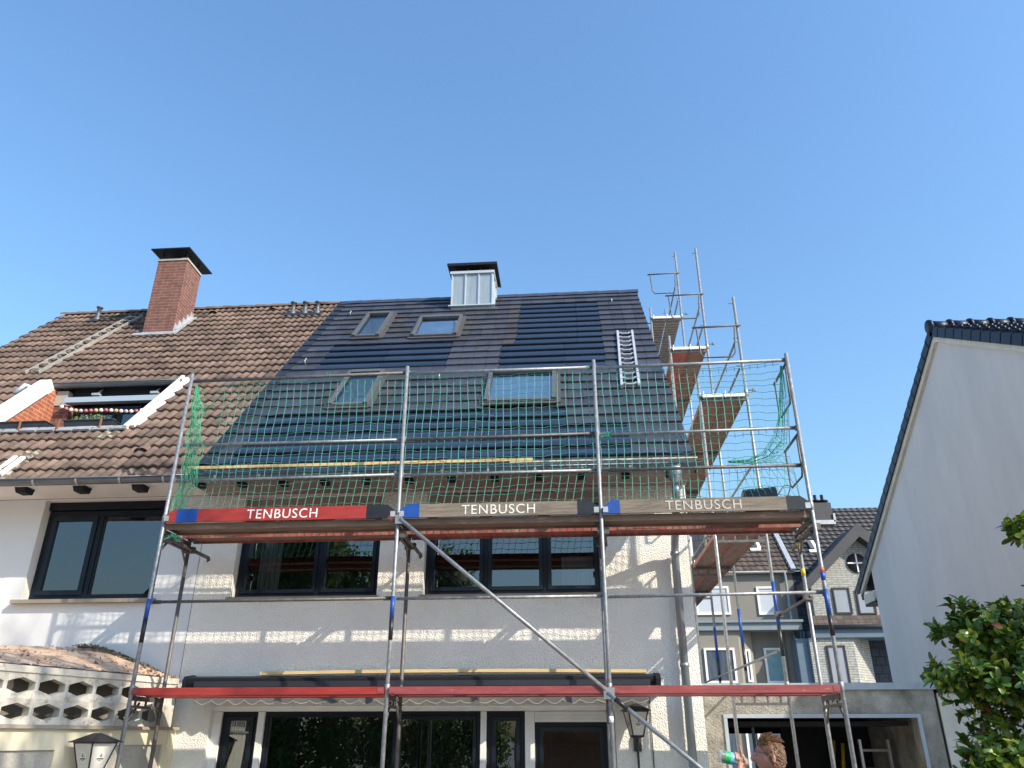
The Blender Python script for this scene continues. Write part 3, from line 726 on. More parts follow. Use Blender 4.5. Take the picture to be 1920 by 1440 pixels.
b.build('pantiles', ['pantile', 'lichen'], nroof, recalc=False)
b = B(); b.smooth = False
x = NX0-.06
while x < -.15:
    b.smooth = True
    x1_ = x+.40; n = 8; ring0 = [(yr+.13*cos(pi*k/n), zr-.03+.115*sin(pi*k/n)) for k in range(n+1)]; ring1 = [(yr+.115*cos(pi*k/n), zr-.03+.095*sin(pi*k/n)) for k in range(n+1)]
    for k in range(n): b.quad((x, *ring0[k]), (x1_+.03, *ring1[k]), (x1_+.03, *ring1[k+1]), (x, *ring0[k+1]))
    x = x1_
b.build('ridge_tiles', 'pantile', nroof, recalc=False)
for (x, s_) in ((-1.18, .78), (-1.6, 7.75), (-3.0, 7.7), (-5.0, 6.9)):      # ventilation tiles
    b = B(); n = 8
    for k in range(n):
        a0, a1 = pi*k/n, pi*(k+1)/n
        b.quad(RP(x+.11*cos(a0), s_, .03+.075*sin(a0)), RP(x+.11*cos(a1), s_, .03+.075*sin(a1)), RP(x+.07*cos(a1), s_+.22, .03+.02*sin(a1)), RP(x+.07*cos(a0), s_+.22, .03+.02*sin(a0)))
    b.build('vent_tile', 'pantile', nroof, recalc=False)
# brick chimney
bx0, bx1, by0, by1 = -4.04, -3.36, 14.08, 14.76
b = B(); b.box(bx0, bx1, by0, by1, 9.3, 11.60); c1 = b.build('chimney', 'brick', nroof)
b = B(); b.box(bx0-.02, bx1+.02, by0-.02, by1+.02, 11.60, 11.65); b.build('crown', 'concrete', c1)
b = B(); b.box(bx0-.005, bx1+.01, by0-.022, by0-.002, 9.62, 9.76); s_b = (by0-RY)/RC
for k in range(5):
    y0_ = by0+k*.136; zz = RZ+(y0_-RY)*RS/RC; z1_ = RZ+(y0_+.136-RY)*RS/RC
    b.prism([(y0_, zz-.02), (y0_+.136, z1_-.02), (y0_+.136, z1_+.13), (y0_+.02, z1_+.16), (y0_, zz+.10)], AP, bx1+.002, bx1+.018)
b.fbox(RP, bx0-.16, bx1+.14, s_b-.14, s_b+.0, .05, .075); b.fbox(RP, bx1+.02, bx1+.14, s_b, s_b+1.0, .05, .075)
b.build('flashing', 'lead', c1)
b = B()
for (x, y_) in ((bx0+.05, by0+.05), (bx1-.08, by0+.05), (bx0+.05, by1-.08), (bx1-.08, by1-.08)): b.box(x, x+.03, y_, y_+.03, 11.65, 11.84)
b.box(bx0+.12, bx1-.12, by0+.12, by1-.12, 11.65, 11.72); b.build('cap_post', 'dark', c1)
b = B(); b.hexa([(bx0-.14, by0-.16, 11.82), (bx1+.09, by0-.16, 11.82), (bx1+.09, by1+.32, 11.86), (bx0-.14, by1+.32, 11.86), (bx0-.14, by0-.16, 11.845), (bx1+.09, by0-.16, 11.845), (bx1+.09, by1+.32, 11.885), (bx0-.14, by1+.32, 11.885)])
b.build('chimney_cap', 'awning', c1)
for (x, s_, hh) in ((-5.75, 7.55, .34), (-1.03, 7.42, .30), (-.745, 7.40, .30), (-.45, 7.38, .30)):
    b = B(); p = V(RP(x, s_, 0)); r = .045
    b.lathe(p, [(.085, -.04), (.085, .06), (r, .12), (r, hh), (r*1.5, hh+.01), (r*1.7, hh+.035), (r*.5, hh+.055)], 12); b.build('vent_pipe', 'pipe_dark', nroof)
    b = B(); b.fbox(RP, x-.14, x+.14, s_-.16, s_+.12, .045, .062); b.build('pipe_flashing', 'verge_dark', nroof)
# roof ladder on brown tiles
def roof_ladder(name, label, x0b, x0t, w, s0, s1, n, mat, h=.07, zig=False, r=.018):
    t = thing(name, label, 'ladder', RP(x0b, s0, 0))
    X = lambda s_: x0b+(x0t-x0b)*(s_-s0)/(s1-s0)
    for dx in (0, w):
        b = B(); n0 = 1
        b.hexa([RP(X(s0)+dx-r, s0, h-.03), RP(X(s0)+dx+r, s0, h-.03), RP(X(s1)+dx+r, s1, h-.03), RP(X(s1)+dx-r, s1, h-.03), RP(X(s0)+dx-r, s0, h+.03), RP(X(s0)+dx+r, s0, h+.03), RP(X(s1)+dx+r, s1, h+.03), RP(X(s1)+dx-r, s1, h+.03)])
        b.build('rail', mat, t)
    for i in range(n):
        s_ = s0+(s1-s0)*(i+.5)/n; a = X(s_); b = B()
        if zig:
            pts = [(0, 0), (.18, .02), (.32, -.03), (.5, -.035), (.68, -.03), (.82, .02), (1, 0)]
            for (u, v), (u2, v2) in zip(pts, pts[1:]):
                b.hexa([RP(a+w*u, s_+v-.014, h+.0), RP(a+w*u2, s_+v2-.014, h), RP(a+w*u2, s_+v2+.014, h), RP(a+w*u, s_+v+.014, h), RP(a+w*u, s_+v-.014, h+.02), RP(a+w*u2, s_+v2-.014, h+.02), RP(a+w*u2, s_+v2+.014, h+.02), RP(a+w*u, s_+v+.014, h+.02)])
        else:
            b.tube([RP(a, s_-.03, h+.0), RP(a+w*.3, s_+.0, h+.03), RP(a+w*.7, s_+.0, h+.03), RP(a+w, s_-.03, h+.0)], .014, 6)
        b.build('rung', mat, t)
    return t
roof_ladder('roof_ladder', 'long grey ladder lying on the brown tiles beside the brick chimney', -5.22, -4.93, .27, 4.15, 7.62, 13, 'ladder_grey')
roof_ladder('roof_ladder', 'short bright steel step ladder fixed on the dark tiles near the right verge', 6.03, 6.16, .28, 2.56, 5.27, 12, 'ladder_steel', zig=True, r=.02)

# roof terrace set into the brown roof
FY = 12.30
b = B()
b.prism([RPx for RPx in [(RP(0, LG[2], 0)[1], RP(0, LG[2], -.7)[2]), (FY, RP(0, LG[2], -.7)[2]), (FY, RZ+(FY-RY)*RS/RC-.05), (RP(0, LG[3], 0)[1], RP(0, LG[3], 0)[2]), (RP(0, LG[2], 0)[1], RP(0, LG[2], 0)[2])]], AP, LG[0]-.12, LG[0])
b.build('terrace_cheek', 'brick_or', nb)
b = B(); b.box(LG[0], LG[0]+.30, FY-.12, FY+.1, 6.0, 7.22); b.build('terrace_pier', 'brick', nb)
b = B(); b.box(LG[0], LG[0]+.22, FY-.14, FY+.1, 7.22, 7.50); b.build('pier_render', 'concrete', nb)
b = B(); b.box(LG[0], LG[1]+.1, FY+.5, FY+.52, 5.6, 8.1); b.box(LG[0], LG[1]+.1, 10.9, 12.9, 5.62, 5.64); b.prism([(RP(0, LG[2], 0)[1], 5.6), (12.8, 5.6), (12.8, RZ+(12.8-RY)*RS/RC-.06), (RP(0, LG[2], 0)[1], RP(0, LG[2], 0)[2]-.05)], AP, LG[1], LG[1]+.08)
b.build('terrace_back', 'room', nb)
window(nb, LG[0]+.32, LG[1]-.02, 5.66, 7.22, FY, [-3.0, -2.25], name='terrace_window', fw=.06, sash=.05)
b = B(); b.box(LG[0]+.30, LG[1]-.02, FY-.30, FY-.18, 7.20, 7.30); b.build('awning_rail', 'bluebeam', nb)
b = B(); b.box(LG[0]+.24, LG[1]-.02, FY-.02, FY+.05, 7.30, 7.68); b.build('terrace_fascia', 'dark', nb)
for x in (-3.45, -2.35):
    b = B(); b.box(x, x+.14, FY-.2, FY-.06, 7.38, 7.42); b.tube([(x+.07, FY-.15, 7.40), (x+.1, FY-.05, 7.55)], .02, 6); b.build('wall_spotlight', 'lead', nb)
# small gutter at the terrace head
p0, p1 = V(RP(LG[0]-.13, LG[3]+.02, .02)), V(RP(LG[1]+.08, LG[3]+.02, .02))
b = B(); n = 8; r = .07
for k in range(n):
    a0, a1 = pi+pi*k/n, pi+pi*(k+1)/n
    b.quad((p0.x, p0.y-.05+r*cos(a0), p0.z+r*sin(a0)), (p1.x, p1.y-.05+r*cos(a0), p1.z+r*sin(a0)), (p1.x, p1.y-.05+r*cos(a1), p1.z+r*sin(a1)), (p0.x, p0.y-.05+r*cos(a1), p0.z+r*sin(a1)))
b.tube([(p0.x, p0.y-.05-r, p0.z+.004), (p1.x, p1.y-.05-r, p1.z+.004)], .010, 6); b.box(p0.x, p1.x, p0.y-.03, p0.y+.1, p0.z-.0, p0.z+.012)
b.build('terrace_gutter', 'gutter', nb, recalc=False)
# white-painted sloping parapets on both sides
for (x0_, x1_, s0, s1, hh) in ((LG[0]-.24, LG[0]-.02, 1.3, 3.42, .20), (LG[1]-.01, LG[1]+.045, 1.55, 3.62, .115), (LG[1]+.075, LG[1]+.125, 1.62, 3.60, .085), (LG[1]+.15, LG[1]+.19, 1.66, 3.56, .07)):
    b = B(); b.fbox(RP, x0_, x1_, s0, s1, -.02, hh)
    if hh == .20: b.fbox(RP, x0_+.16, x1_+.05, s0, s1-.2, hh-.16, hh-.06)
    b.build('terrace_verge', 'dirty_white', nb)
b = B(); b.smooth = True
b.tube([(p0.x+.06, p0.y-.08, p0.z-.06), (p0.x+.02, p0.y-.10, p0.z-.13), (p0.x-.14, p0.y-.12, p0.z-.12), RP(LG[0]-.33, 3.12, .22), RP(LG[0]-.42, 2.95, .14)], .045, 12); b.build('terrace_downpipe', 'zinc_light', nb)
b = B(); b.fbox(RP, -3.06, -3.00, .10, .66, .06, .09); b.fbox(RP, -2.92, -2.85, .08, .62, .06, .10); b.build('white_flashing', 'dirty_white', nroof)
# railing and planters at the terrace edge
ry, rz = RP(0, 1.60, .05)[1], RP(0, 1.60, .05)[2]
b = B(); b.tube([(LG[0], ry, rz+.03), (LG[1]+.02, ry, rz+.03)], .012, 6)
x = LG[0]
while x < LG[1]: b.fbox(RP, x, x+.26, 1.52, 1.62, .055, .075+.02*rnd.random()); x += .3
rl = b.build('terrace_rail', 'lead', nb)
for x in (-3.62, -2.97, -2.27):
    b = B(); b.box(x, x+.025, ry-.05, ry-.03, rz-.06, rz+.16); b.box(x, x+.025, ry-.05, ry+.03, rz-.06, rz-.045); b.build('railing_bracket', 'rust', rl)
def planter(label, x0_, x1_):
    t = thing('flower_box', label, 'flower box', ((x0_+x1_)/2, ry+.14, rz), 'flower boxes on the roof terrace edge')
    b = B(); b.hexa([(x0_+.02, ry+.04, rz+.0), (x1_-.02, ry+.04, rz+.0), (x1_-.02, ry+.20, rz), (x0_+.02, ry+.20, rz), (x0_, ry+.01, rz+.15), (x1_, ry+.01, rz+.15), (x1_, ry+.23, rz+.15), (x0_, ry+.23, rz+.15)])
    b.box(x0_-.01, x1_+.01, ry-.005, ry+.24, rz+.15, rz+.165); b.build('box', 'planter', t)
    return t
planter('dark flower box with a little dry growth in front of the orange brick cheek', -4.12, -3.22)
pt = planter('dark flower box with a low green shrub under the string of bulbs', -2.92, -2.10)
def tuft(parent, c, rx, ry_, rz_, n, sz, mat='plant', name='plant', seed=1):
    rr = random.Random(seed); b = B()
    for i in range(n):
        a = rr.uniform(0, 2*pi); q = rr.random()**.4; h = rr.random()
        p = c+V((rx*q*cos(a), ry_*q*sin(a), rz_*h*(1-.35*q*q)))
        d = V((rr.gauss(0, 1), rr.gauss(0, 1), rr.gauss(.4, 1))).normalized(); e = d.cross(V((rr.gauss(0, 1), rr.gauss(0, 1), rr.gauss(0, 1)))).normalized()
        b.tone = rr.uniform(.5, 1.6); b.quad(p-e*sz*.4, p+d*sz, p+e*sz*.4, p-d*sz)
    return b.build(name, mat, parent, recalc=False)
tuft(pt, V((-2.55, ry+.12, rz+.14)), .33, .09, .16, 420, .02)
tuft(pt, V((-2.20, ry+.12, rz+.15)), .10, .06, .06, 60, .02, 'bark', 'dry_plant', 4)
# bulbs
sl = thing('string_of_bulbs', 'string of white, amber and dusky pink ball lights across the roof terrace', 'string lights', (-3.0, 11.8, 7.1))
b = B(); cable = []
A0, A1 = bp(113, 757, 1, 11.85), bp(282, 760, 1, 11.85)
for i in range(25): t_ = i/24; cable.append(A0.lerp(A1, t_)+V((0, 0, -.10*sin(pi*t_)**.5-.02*sin(t_*9))))
b.tube(cable, .006, 5); b.build('cord', 'dark', sl)
bc = ['b_white', 'b_pink', 'b_white', 'b_amber', 'b_grey', 'b_pink', 'b_pink', 'b_amber', 'b_white', 'b_pink', 'b_white', 'b_amber', 'b_white', 'b_grey', 'b_white', 'b_pink', 'b_white', 'b_pink']
for i, c in enumerate(bc):
    t_ = (i+.5)/len(bc); q = cable[int(t_*24)].lerp(cable[min(24, int(t_*24)+1)], t_*24-int(t_*24)); b = B(); b.ball(q-V((0, 0, .03)), .036, 12); b.build('bulb', c, sl)
# ================================================================== garden outbuilding on the left
ea = radians(16.5); E0 = V((-.02, 10.35, 0)); ED = V((-sin(ea), -cos(ea), 0)); EN = V((cos(ea), -sin(ea), 0)); ELEN = 7.2
def EX(u, v, w): p = E0+ED*u-EN*w; return (p.x, p.y, v)
def exu(px, py):
    d = bp(px, py, 1, 20.0)-CAM; t = (E0-CAM).dot(EN)/d.dot(EN); q = CAM+d*t; return (q-E0).dot(ED), q.z
ob = thing('garden_outbuilding', 'cream garden outbuilding with hexagonal breeze blocks and a peeling pink sheet roof', 'outbuilding', tuple(E0))
b = B(); pan = []
u1, zt_ = exu(103, 1406); u2, zt2 = exu(208, 1397); u3, _ = exu(305, 1398)
pan = [(u1, u1+1.35, -.01, zt_), (u3, u2, -.01, zt2), (u1+1.75, u1+3.1, -.01, zt_)]
wall(b, .0, ELEN, 0, 1.83, pan, EX, .028, 0, back=False)
b.box(-.06, -.02, 10.3, 10.5, 0, 1.83)
b.build('wall', 'plaster_cream', ob, recalc=False)
for h in pan:
    b = B(); b.quad(EX(h[0]-.01, 0, .029), EX(h[1]+.01, 0, .029), EX(h[1]+.01, h[3]+.01, .029), EX(h[0]-.01, h[3]+.01, .029)); b.build('render_panel', 'plaster_grey', ob, recalc=False)
b = B(); b.fbox(EX, -.09, ELEN, 1.832, 1.868, -.045, .15); b.build('ledge', 'ledge', ob)
b = B(); BU, BV, HW, HH = .375, .25, .163, .084; DP = .11
for r in range(2):
    vc = 1.995+r*.25
    for k in range(19):
        uc = .355+k*BU; 
        if k == 18: break
        A = [(uc-BU/2, vc-BV/2), (uc, vc-BV/2), (uc+BU/2, vc-BV/2), (uc+BU/2, vc+BV/2), (uc, vc+BV/2), (uc-BU/2, vc+BV/2)]
        H = [(uc-HW, vc-HH*.45), (uc, vc-HH), (uc+HW, vc-HH*.45), (uc+HW, vc+HH*.45), (uc, vc+HH), (uc-HW, vc+HH*.45)]
        for i in range(6):
            j = (i+1) % 6
            b.quad(EX(*A[i], 0), EX(*A[j], 0), EX(*H[j], .012), EX(*H[i], .012)); b.quad(EX(*H[i], .012), EX(*H[j], .012), EX(H[j][0], H[j][1], DP), EX(H[i][0], H[i][1], DP))
        b.fbox(EX, uc-BU/2-.004, uc-BU/2+.004, vc-BV/2, vc+BV/2, -.004, .004)
b.fbox(EX, .02, .166, 1.868, 2.372, .0, .1)
b.build('breeze_blocks', 'block', ob, recalc=False)
b = B(); b.fbox(EX, .02, ELEN, 2.373, 2.44, -.015, .14); b.fbox(EX, .02, ELEN, 2.368, 2.373, -.008, .1); b.build('coping', 'block', ob)
b = B(); b.quad(EX(0, 1.84, .42), EX(ELEN, 1.84, .42), EX(ELEN, 2.36, .42), EX(0, 2.36, .42)); b.quad(EX(0, 1.87, 0.05), EX(ELEN, 1.87, .05), EX(ELEN, 1.87, .42), EX(0, 1.87, .42)); b.build('inner_wall', 'grey_house', ob, recalc=False)
b = B(); q = V(EX(*exu(40, 1284)[:1], 2.25, .20)); b.lathe(q, [(.085, 0), (.09, .01), (.06, .015)], 18, 'x'); b.build('vent_cover', 'concrete', ob)
b = B(); NU, NV_ = 90, 26; b.smooth = True
def zback(x): return 2.45+.40*min(1, max(0, (-.22-x)/1.0))**.8+.05*min(1, max(0, (-1.2-x)/2))
idx = []
for i in range(NU+1):
    t = i/NU; F = V(EX(.02+t*(ELEN-.02), 2.442, .02)); bx = -.20-t*6.6; K = V((bx, 10.485, zback(bx)))
    for j in range(NV_+1):
        k = j/NV_; p = F.lerp(K, k); p.z += .012*noise.noise(p*5)+.010*noise.noise(p*14)+(.012 if (j % 6 == 0) else 0); idx.append(p)
n0 = len(b.v); b.v += [tuple(p) for p in idx]
for i in range(NU):
    for j in range(NV_): a = n0+i*(NV_+1)+j; b.face([a, a+NV_+1, a+NV_+2, a+1])
b.build('roof_sheet', 'peel', ob, recalc=False)
rr = random.Random(5); b = B()
for i in range(420):           # curling flakes on the sheet, debris along the joint to the house
    t = rr.random()**1.6*.45; i_ = int(t*NU); j_ = rr.randrange(NV_); p = idx[i_*(NV_+1)+j_]+V((0, 0, .004)); s_ = rr.uniform(.006, .022)
    b.mi = 0 if rr.random() < .7 else 1
    a = rr.uniform(0, 6.28); d1 = V((cos(a), sin(a), rr.uniform(-.1, .9)))*s_; d2 = V((-sin(a), cos(a), rr.uniform(-.1, .5)))*s_*.7
    b.quad(p-d1-d2, p+d1-d2, p+d1+d2+V((0, 0, s_*.5)), p-d1+d2)
for i in range(600):
    x = -.2-rr.random()**.8*1.3; p = V((x, 10.47-rr.random()*.12*(1+abs(x)), zback(x)-.012+rr.random()**3*.03)); b.mi = 2; r = rr.uniform(.006, .017); b.ball(p, r, 5, (1, 1, .7))
b.build('debris', ['peel', 'peel', 'moss'], ob, recalc=False)
qw = exu(150, 1385); cc = V(EX(qw[0], 1.60, -.36)); lantern('wall_lantern', 'large dark wall lantern with cream panes on the cream outbuilding wall', V((bp(178, 1400, 1, cc.y).x, cc.y, 1.545)), radians(-22), .345, .40, 0, EX(qw[0], 1.3, .0))

# ================================================================== scaffolding
PX = [0, 3.0, 5.5, 8.0]; Y0s, Y1s = 9.2, 9.94; PR = .0242
TOE = [2.19, 4.205]; R5, R1, RT = 4.785, 5.27, 6.25; G1z = 3.25
def coupler(b, p, r=.036, h=.06): b.lathe((p[0], p[1], p[2]-h/2), [(r-.006, 0), (r, .006), (r, h-.006), (r-.006, h)], 10)
def band(parent, x, y, z0, z1, mat): b = B(); b.lathe((x, y, 0), [(PR+.0022, z0), (PR+.0022, z1)], 12); b.build('paint_band', mat, parent)
sc_ = thing('facade_scaffold', 'three-bay galvanised tube scaffold standing in front of the house facade', 'scaffold', (4, 9.5, 0))
posts = []
for i, x in enumerate(PX):
    b = B(); b.tube([(x, Y0s, .02), (x, Y0s, 6.30)], PR, 12); 
    for z in (TOE[0]+.06, TOE[1]+.055): coupler(b, (x, Y0s, z), .031, .10)
    for z in (R5, R1, RT-.03, G1z): b.box(x-.03, x+.03, Y0s+.02, Y0s+.045, z-.035, z+.035)
    po = b.build('standard', 'galv', sc_); posts.append(po)
    b = B(); b.tube([(x, Y1s, .02), (x, Y1s, 4.19)], PR, 12)
    for z in (2.02, 4.0): coupler(b, (x, Y1s, z), .032, .05)
    pi_ = b.build('standard', 'galv_dark' if i in (0, 1) else 'galv', sc_)
    for (yy, a) in ((Y0s, po), (Y1s, pi_)):
        b = B(); b.box(x-.075, x+.075, yy-.075, yy+.075, .0, .012); b.lathe((x, yy, 0), [(.03, .012), (.03, .1), (.045, .11), (.045, .13)], 10); b.build('base_plate', 'galv_dark', a)
    if i == 3: band(pi_, x, Y1s, 3.58, 3.66, 'yellow'); band(pi_, x, Y1s, 3.95, 4.0, 'yellow')
    for z in (2.185, 4.13):
        b = B(); b.box(x-.025, x+.025, Y0s+.03, Y1s-.03, z-.05, z+.0); b.box(x-.02, x+.02, Y0s-.0+.03, Y1s-.03, z-.13, z-.10)
        for q in range(3): b.box(x-.012, x+.012, Y0s+.12+q*.24, Y0s+.135+q*.24, z-.10, z-.05)
        b.tube([(x, Y1s, z-.30), (x, Y1s-.22, z-.07)], .015, 6); b.tube([(x, Y0s, z-.30), (x, Y0s+.22, z-.07)], .015, 6)
        b.build('transom', 'galv_dark', sc_)
    b = B(); b.tube([(x+.05, Y0s+.1, 4.03), (x+.06, 10.42, 4.03), (x+.06, 10.45, 4.0)], PR, 10); b.tube([(x+.06, 10.40, 4.03), (x+.06, 10.42, 3.97)], .012, 6)
    for yy in (Y0s+.10, Y1s): b.box(x-.05, x+.09, yy-.035, yy+.035, 3.99, 4.07)
    b.build('wall_tie', 'galv_dark', sc_)
def zz(px, py): return bp(px, py, 1, Y0s).z
band(posts[0], 0, Y0s, zz(278, 1160), zz(283, 1123), 'blue'); band(posts[0], 0, Y0s, zz(270, 1205), zz(278, 1160), 'black')
band(posts[1], 3, Y0s, zz(737, 1158), zz(738, 1118), 'blue'); band(posts[1], 3, Y0s, zz(735, 1200), zz(737, 1158), 'black')
band(posts[3], 8, Y0s, zz(1556, 1152), zz(1548, 1104), 'blue'); band(posts[3], 8, Y0s, zz(1562, 1192), zz(1556, 1152), 'black'); band(posts[3], 8, Y0s, zz(1541, 1088), zz(1539, 1072), 'blue'); band(posts[3], 8, Y0s, zz(1538, 1072), zz(1537, 1064), 'orange')
band(posts[2], 5.5, Y0s, zz(1141, 1355), zz(1140, 1343), 'white_paint')
for i in range(3):
    x0, x1 = PX[i], PX[i+1]
    for j, (z, r) in enumerate(((G1z, .0185), (R5, .0185), (R1, .0185), (RT-.04, .0215))):
        dz = 0.012*random.uniform(-1, 1); b = B(); yy = Y0s+.048 if j < 3 else Y0s+.03
        e = .028
        b.tube([(x0+e, yy, z+dz), (x1-e, yy, z-dz)], r, 10)
        for xx, sg in ((x0, 1), (x1, -1)):
            zc = z+dz if sg > 0 else z-dz
            b.fbox(lambda u, v, w: (u, w, v), min(xx+sg*.012, xx+sg*(e+.10)), max(xx+sg*.012, xx+sg*(e+.10)), zc-.024, zc+.024, yy-.007, yy+.007)
        b.build('guardrail', 'galv' if (i+j) % 3 else 'galv_dark', sc_)
# diagonal braces on the outer face
b = B(); b.tube([(3.04, Y0s-.05, 4.19), (5.46, Y0s-.05, 2.22)], .0235, 12); b.fbox(lambda u, v, w: (u, w, v), 2.98, 3.07, 4.13, 4.24, Y0s-.062, Y0s-.045); b.build('diagonal_brace', 'galv', sc_)
b = B(); b.tube([(5.47, Y0s-.056, 2.20), (7.92, Y0s-.06, .25)], .0235, 12); b.fbox(lambda u, v, w: (u, w, v), 5.43, 5.55, 2.13, 2.25, Y0s-.068, Y0s-.05); db = b.build('diagonal_brace', 'galv', sc_)
b = B(); b.tube([(5.55, Y0s-.0562, 2.135), (5.68, Y0s-.0563, 2.03)], .0262, 12); b.build('paint_band', 'black', db)
# end frames on the right: hooped guards in the plane of the last frame
for (z1, z0) in ((RT-.06, 5.66), (5.20, 4.68)):
    b = B(); b.tube([(8.0, Y0s+.03, z1), (8.0, Y1s, z1)], .017, 8)
    b.tube([(8.0, Y0s+.12, z1-.01), (8.0, Y0s+.12, z0+.06), (8.0, Y0s+.16, z0), (8.0, Y1s-.10, z0), (8.0, Y1s-.05, z0+.06), (8.0, Y1s-.05, z1-.01)], .013, 8)
    b.build('end_guard', 'galv_dark', sc_)
# toe boards
def toe(label, x0, x1, z, h, mat, ends=None, text=None, tc=None, tmat='letter', chamf=True, y=None):
    y0 = Y0s-.058 if y is None else y; y1 = y0+.03
    c = .10
    poly = [(x0+.03, z), (x1-.03, z), (x1-.03, z+h*.55), (x1-.03-c, z+h), (x0+.03+c, z+h), (x0+.03, z+h*.55)] if chamf else [(x0+.03, z), (x1-.03, z), (x1-.03, z+h), (x0+.03, z+h)]
    t = thing('toe_board', label, 'toe board', ((x0+x1)/2, y0, z), 'toe boards along the facade scaffold')
    b = B(); F_ = lambda u, v, w: (u, w, v); b.prism(poly, F_, y0, y1); b.build('board', mat, t)
    if ends:
        for (a, c_, m_) in ends:
            pp = [(max(a, x0+.028), z-.002), (min(c_, x1-.028), z-.002)]
            if c_ > x1-.15: pp += [(x1-.028, z+h*.55), (x1-.03-c+.0, z+h+.002)]
            else: pp += [(c_, z+h+.002)]
            if a < x0+.12: pp += [(x0+.03+c, z+h+.002), (x0+.028, z+h*.55)]
            else: pp += [(a, z+h+.002)]
            b = B(); b.prism(pp, F_, y0-.002, y1+.002); b.build('painted_end', m_, t)
    if text:
        o = text_mesh(text, .165, lambda u, v, w: (tc+u, y0-.0025-w, z+h*.5+v), tmat, t)
        xs = [v.co.x for v in o.data.vertices]; zs = [v.co.z for v in o.data.vertices]; k = .90/(max(xs)-min(xs)); kz = .118/(max(zs)-min(zs)); mx_, mz_ = (max(xs)+min(xs))/2, (max(zs)+min(zs))/2
        for v in o.data.vertices: v.co.x = tc+(v.co.x-mx_)*k; v.co.z = z+h*.5+(v.co.z-mz_)*kz
    # steel fittings at both ends
    for xx, sg in ((x0, 1), (x1, -1)):
        b = B(); b.fbox(F_, min(xx+sg*.025, xx+sg*.085), max(xx+sg*.025, xx+sg*.085), z+.015, z+h*.5, y0-.006, y0-.003); b.build('end_fitting', 'lead', t)
    return t
def tx(px): return bp(px, 960, 1, Y0s-.06).x
toe('red toe board with white TENBUSCH lettering, blue and black painted ends', 0, 3.0, TOE[1], .165, 'red', [(tx(332), tx(371), 'blue'), (tx(687), tx(726), 'black')], 'TENBUSCH', tx(529), 'letter_red')
toe('weathered grey TENBUSCH toe board in the middle bay, blue at its left end', 3.0, 5.5, TOE[1], .165, 'wood_grey', [(3.0, tx(786), 'blue'), (tx(1083), 5.5, 'black')], 'TENBUSCH', tx(934), 'letter_grey')
toe('weathered grey TENBUSCH toe board with faded lettering in the right-hand bay', 5.5, 8.0, TOE[1], .165, 'wood_grey', [(5.5, tx(1163), 'blue'), (tx(1478), 8.0, 'black')], 'TENBUSCH', tx(1320), 'letter_worn')
BAY = ['left', 'middle', 'right']
for lv, z in enumerate((2.19, 4.158)):
    for i in range(3):
        for k, (ya, yb) in enumerate(((Y0s+.02, Y0s+.315), (Y0s+.49, Y0s+.80))):
            if lv == 0:
                cl = ('bright red' if i == 0 else 'faded red') if k == 0 else 'inner'
                t = thing('deck_board', '%s deck board of the %s bay on the lower level of the facade scaffold' % (cl, BAY[i]), 'deck board', ((PX[i]+PX[i+1])/2, (ya+yb)/2, z), 'deck boards of the facade scaffold')
                y_0 = ya-.065 if k == 0 else ya
                b = B(); b.box(PX[i]+.03, PX[i+1]-.03, y_0, yb, z, z+.078); b.build('plank', 'red' if i == 0 else 'red_old', t)
                b = B()
                for xx in (PX[i]+.03, PX[i+1]-.10): b.box(xx, xx+.07, y_0-.004, y_0-.0005, z+.01, z+.07)
                b.build('end_fitting', 'red_old', t)
                continue
            lab = '%s deck board of the %s bay, %s level of the facade scaffold' % (('outer brown', 'inner red-edged')[k], BAY[i], ('lower', 'upper')[lv])
            t = thing('deck_board', lab, 'deck board', ((PX[i]+PX[i+1])/2, (ya+yb)/2, z), 'deck boards of the facade scaffold')
            b = B(); b.box(PX[i]+.02, PX[i+1]-.02, ya, yb, z, z+.045); b.build('plank', 'deck_under' if (k == 0 or i == 0) else 'deck_red', t)
            b = B(); b.box(PX[i]+.02, PX[i+1]-.02, ya-.006, ya-.001, z-.03, z+.05); b.box(PX[i]+.02, PX[i+1]-.02, yb+.001, yb+.006, z-.03, z+.05); b.build('edge_strip', 'deck_red' if k else 'deck_under', t)
            b = B()
            for xx in (PX[i]+.02, PX[i+1]-.08): b.box(xx, xx+.06, ya+.01, yb-.01, z-.012, z-.001)
            b.build('end_claw', 'galv_dark', t)
tg = thing('bucket', 'dark bucket with a wire handle lying on the upper deck at the right end', 'bucket', (7.5, 9.5, 4.2))
b = B(); b.lathe((7.26, 9.42, 4.39), [(.13, 0), (.15, .01), (.175, .38), (.18, .385), (.16, .37)], 18, 'x'); b.build('bucket_body', 'tub', tg)
b = B(); b.tube([(7.64, 9.25, 4.42), (7.76, 9.32, 4.56), (7.86, 9.42, 4.58), (7.84, 9.52, 4.48), (7.65, 9.59, 4.42)], .007, 6); b.build('handle', 'galv_dark', tg)

